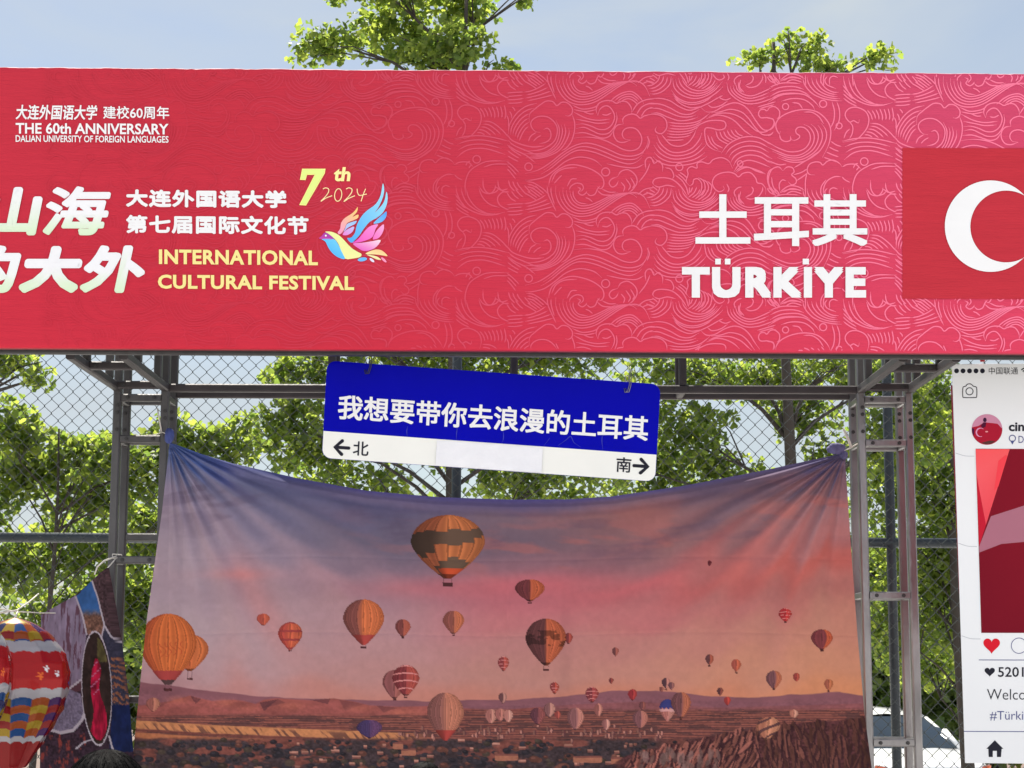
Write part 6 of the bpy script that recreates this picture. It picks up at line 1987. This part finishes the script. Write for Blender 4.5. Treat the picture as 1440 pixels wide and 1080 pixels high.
def person(x, y, top, label, shirt, trousers, bun=False, turn=0.0):
    gz = 0.0
    s = (top - (.055 if bun else 0.012)) / 1.62
    root = thing('person', (x, y, gz), label, 'person', None)
    Rz = Matrix.Rotation(turn, 3, 'Z')

    def W(p):
        return root.location + Rz @ (Vector(p) * s)

    def skin(name, nodes, edges, mat, sub=2):
        me = bpy.data.meshes.new(name)
        me.from_pydata([W(p[:3]) - root.location for p in nodes], edges, [])
        o = bpy.data.objects.new(name, me)
        COL.objects.link(o)
        m = o.modifiers.new('skin', 'SKIN')
        m.use_smooth_shade = True
        for i, p in enumerate(nodes):
            me.skin_vertices[0].data[i].radius = (p[3] * s, p[4] * s)
            me.skin_vertices[0].data[i].use_root = (i == 0)
        sb = o.modifiers.new('sub', 'SUBSURF')
        sb.levels = sb.render_levels = sub
        bpy.context.view_layer.update()
        ev = bpy.data.meshes.new_from_object(o.evaluated_get(bpy.context.evaluated_depsgraph_get()))
        bpy.data.objects.remove(o)
        ev.name = name
        ev.materials.clear()
        ev.materials.append(mat)
        r = bpy.data.objects.new(name, ev)
        COL.objects.link(r)
        r.parent = root
        return r
    # front of the figure is +y (it faces the booth)
    N = [(0, 0, .88, .13, .10), (0, 0, 1.02, .115, .085), (0, 0, 1.2, .135, .095), (0, -.01, 1.31, .10, .07), (0, 0, 1.375, .05, .05), (0, .012, 1.44, .062, .07), (0, .015, 1.52, .076, .092), (0, .005, 1.585, .055, .07)]
    E = [(i, i + 1) for i in range(7)]

    def chain(start, pts):
        p = start
        for q in pts:
            N.append(q)
            E.append((p, len(N) - 1))
            p = len(N) - 1
        return p
    nose = chain(6, [(0, .112, 1.497, .012, .012)])
    for sd in (-1, 1):
        chain(6, [(sd * .083, .0, 1.505, .009, .018)])
        h = chain(3, [(sd * .15, -.01, 1.31, .052, .05), (sd * .19, -.02, 1.17, .043, .043), (sd * .205, -.01, 1.04, .036, .036), (sd * .205, .05, .93, .030, .030), (sd * .20, .09, .83, .023, .020), (sd * .198, .10, .775, .034, .018)])
        for k in range(4):
            fx = sd * (.198 + (-.022 + .0145 * k) * 1)
            L = (.062, .072, .067, .052)[k]
            chain(h, [(fx, .115, .755, .0085, .008), (fx, .125, .755 - L * .55, .008, .0075), (fx, .118, .755 - L, .007, .0065)])
        chain(h - 0, [(sd * .165, .125, .79, .010, .009), (sd * .158, .142, .755, .008, .008)])
        chain(0, [(sd * .085, 0, .80, .085, .085), (sd * .09, .01, .62, .07, .07), (sd * .09, .015, .46, .052, .052), (sd * .09, 0, .30, .05, .05), (sd * .09, -.01, .09, .034, .034), (sd * .092, .04, .04, .036, .032), (sd * .095, .13, .025, .035, .022)])
    skin('body', N, E, M['skin'])
    T = [(0, 0, .86, .155, .118), (0, 0, 1.02, .135, .105), (0, 0, 1.2, .152, .112), (0, -.01, 1.30, .118, .086), (0, 0, 1.345, .068, .064)]
    TE = [(0, 1), (1, 2), (2, 3), (3, 4)]
    for sd in (-1, 1):
        o = len(T)
        T += [(sd * .155, -.01, 1.305, .066, .062), (sd * .192, -.02, 1.16, .058, .056), (sd * .204, -.014, 1.07, .055, .054)]
        TE += [(3, o), (o, o + 1), (o + 1, o + 2)]
    skin('shirt', T, TE, shirt)
    L = [(0, 0, .90, .148, .112)]
    LE = []
    for sd in (-1, 1):
        o = len(L)
        L += [(sd * .085, 0, .80, .096, .096), (sd * .09, .01, .62, .083, .083), (sd * .09, .012, .45, .066, .066), (sd * .09, 0, .28, .064, .064), (sd * .09, -.01, .11, .058, .058)]
        LE += [(0, o), (o, o + 1), (o + 1, o + 2), (o + 2, o + 3), (o + 3, o + 4)]
    skin('trousers', L, LE, trousers)
    mb = MB()
    for sd in (-1, 1):
        c = Vector((sd * .031, .094, 1.512))
        mb.tube([W(c + Vector((0, -.006, 0))), W(c + Vector((0, .004, 0)))], .011 * s, 10)
    mb.build('eyes', M['eye'], root)
    mb = MB()
    mb.tube([W((-.024, .094, 1.452)), W((0, .104, 1.450)), W((.024, .094, 1.452))], .0055 * s, 8)
    M.setdefault('lip', material('lip', (0.40, 0.15, 0.13), 0.5, var=0.05))
    mb.build('mouth', M['lip'], root)
    # hair: a combed shell from crown to nape with strands laid over it
    mb = MB()
    n, m = 64, 26
    vs_ = []
    for j in range(m + 1):
        for i in range(n):
            a, b = 2 * math.pi * i / n, (math.pi * .80) * j / m
            fr = max(0.0, math.sin(a)) ** 1.3
            bb = b * (1 - .52 * fr)
            k = 1 + .012 * math.sin(31 * a + 3 * b) + .01 * math.sin(17 * a - 5 * b)
            vs_.append(W((.094 * math.sin(bb) * math.cos(a) * k, .008 + .113 * math.sin(bb) * math.sin(a) * k, 1.515 + .108 * math.cos(bb) * k)))
    mb.add(vs_, [(j * n + i, (j + 1) * n + i, (j + 1) * n + (i + 1) % n, j * n + (i + 1) % n) for j in range(m) for i in range(n)])
    for i in range(260):
        a = random.uniform(0, 6.283)
        fr = max(0.0, math.sin(a)) ** 1.3
        e = random.uniform(.35, .75)
        pts = []
        lf = random.uniform(0.998, 1.012)
        for j in range(7):
            bb = math.pi * e * (j + .4) / 6 * (1 - .52 * fr)
            aa = a + .10 * math.sin(j + i)
            pts.append(W((.094 * math.sin(bb) * math.cos(aa) * lf, .008 + .113 * math.sin(bb) * math.sin(aa) * lf, 1.515 + .108 * math.cos(bb) * lf)))
        mb.tube(pts, [.0012 * s] * 6 + [.0005 * s], 4, caps=False)
    if not bun:
        for i in range(70):
            a = math.pi + random.uniform(-.2, math.pi + .2)
            pts = [W((.09 * math.cos(a), .008 + .105 * math.sin(a), 1.50 - .055 * j)) for j in range(6)]
            mb.tube(pts, [.012 * s, .013 * s, .012 * s, .010 * s, .007 * s, .003 * s], 5)
    else:
        c = (0, -.03, 1.645)
        k_ = []
        for j in range(13):
            for i in range(24):
                a, b = 2 * math.pi * i / 24, math.pi * j / 12
                q = 1 + .05 * math.sin(6 * a + 4 * b)
                k_.append(W((c[0] + .054 * math.sin(b) * math.cos(a) * q, c[1] + .054 * math.sin(b) * math.sin(a) * q, c[2] + .040 * math.cos(b) * q)))
        mb.add(k_, [(j * 24 + i, (j + 1) * 24 + i, (j + 1) * 24 + (i + 1) % 24, j * 24 + (i + 1) % 24) for j in range(12) for i in range(24)])
    mb.build('hair', M['hair'], root, True)


M['shirt_a'] = material('grey_tee', (0.25, 0.26, 0.30), 0.9, var=0.1)
M['shirt_b'] = material('navy_tee', (0.04, 0.05, 0.10), 0.9, var=0.1)
M['denim'] = material('dark_denim', (0.05, 0.07, 0.12), 0.9, var=0.2)
pa, pb = at(151, 1048, 3.7), at(601, 1071, 5.0)
person(pa[0], 3.7, pa[2], 'person with smooth black hair standing in front of the collage cloth', M['shirt_a'], M['denim'], False, .3)
person(pb[0], 5.0, pb[2], 'person whose dark hair bun just shows below the middle of the tapestry', M['shirt_b'], M['denim'], True, -.2)
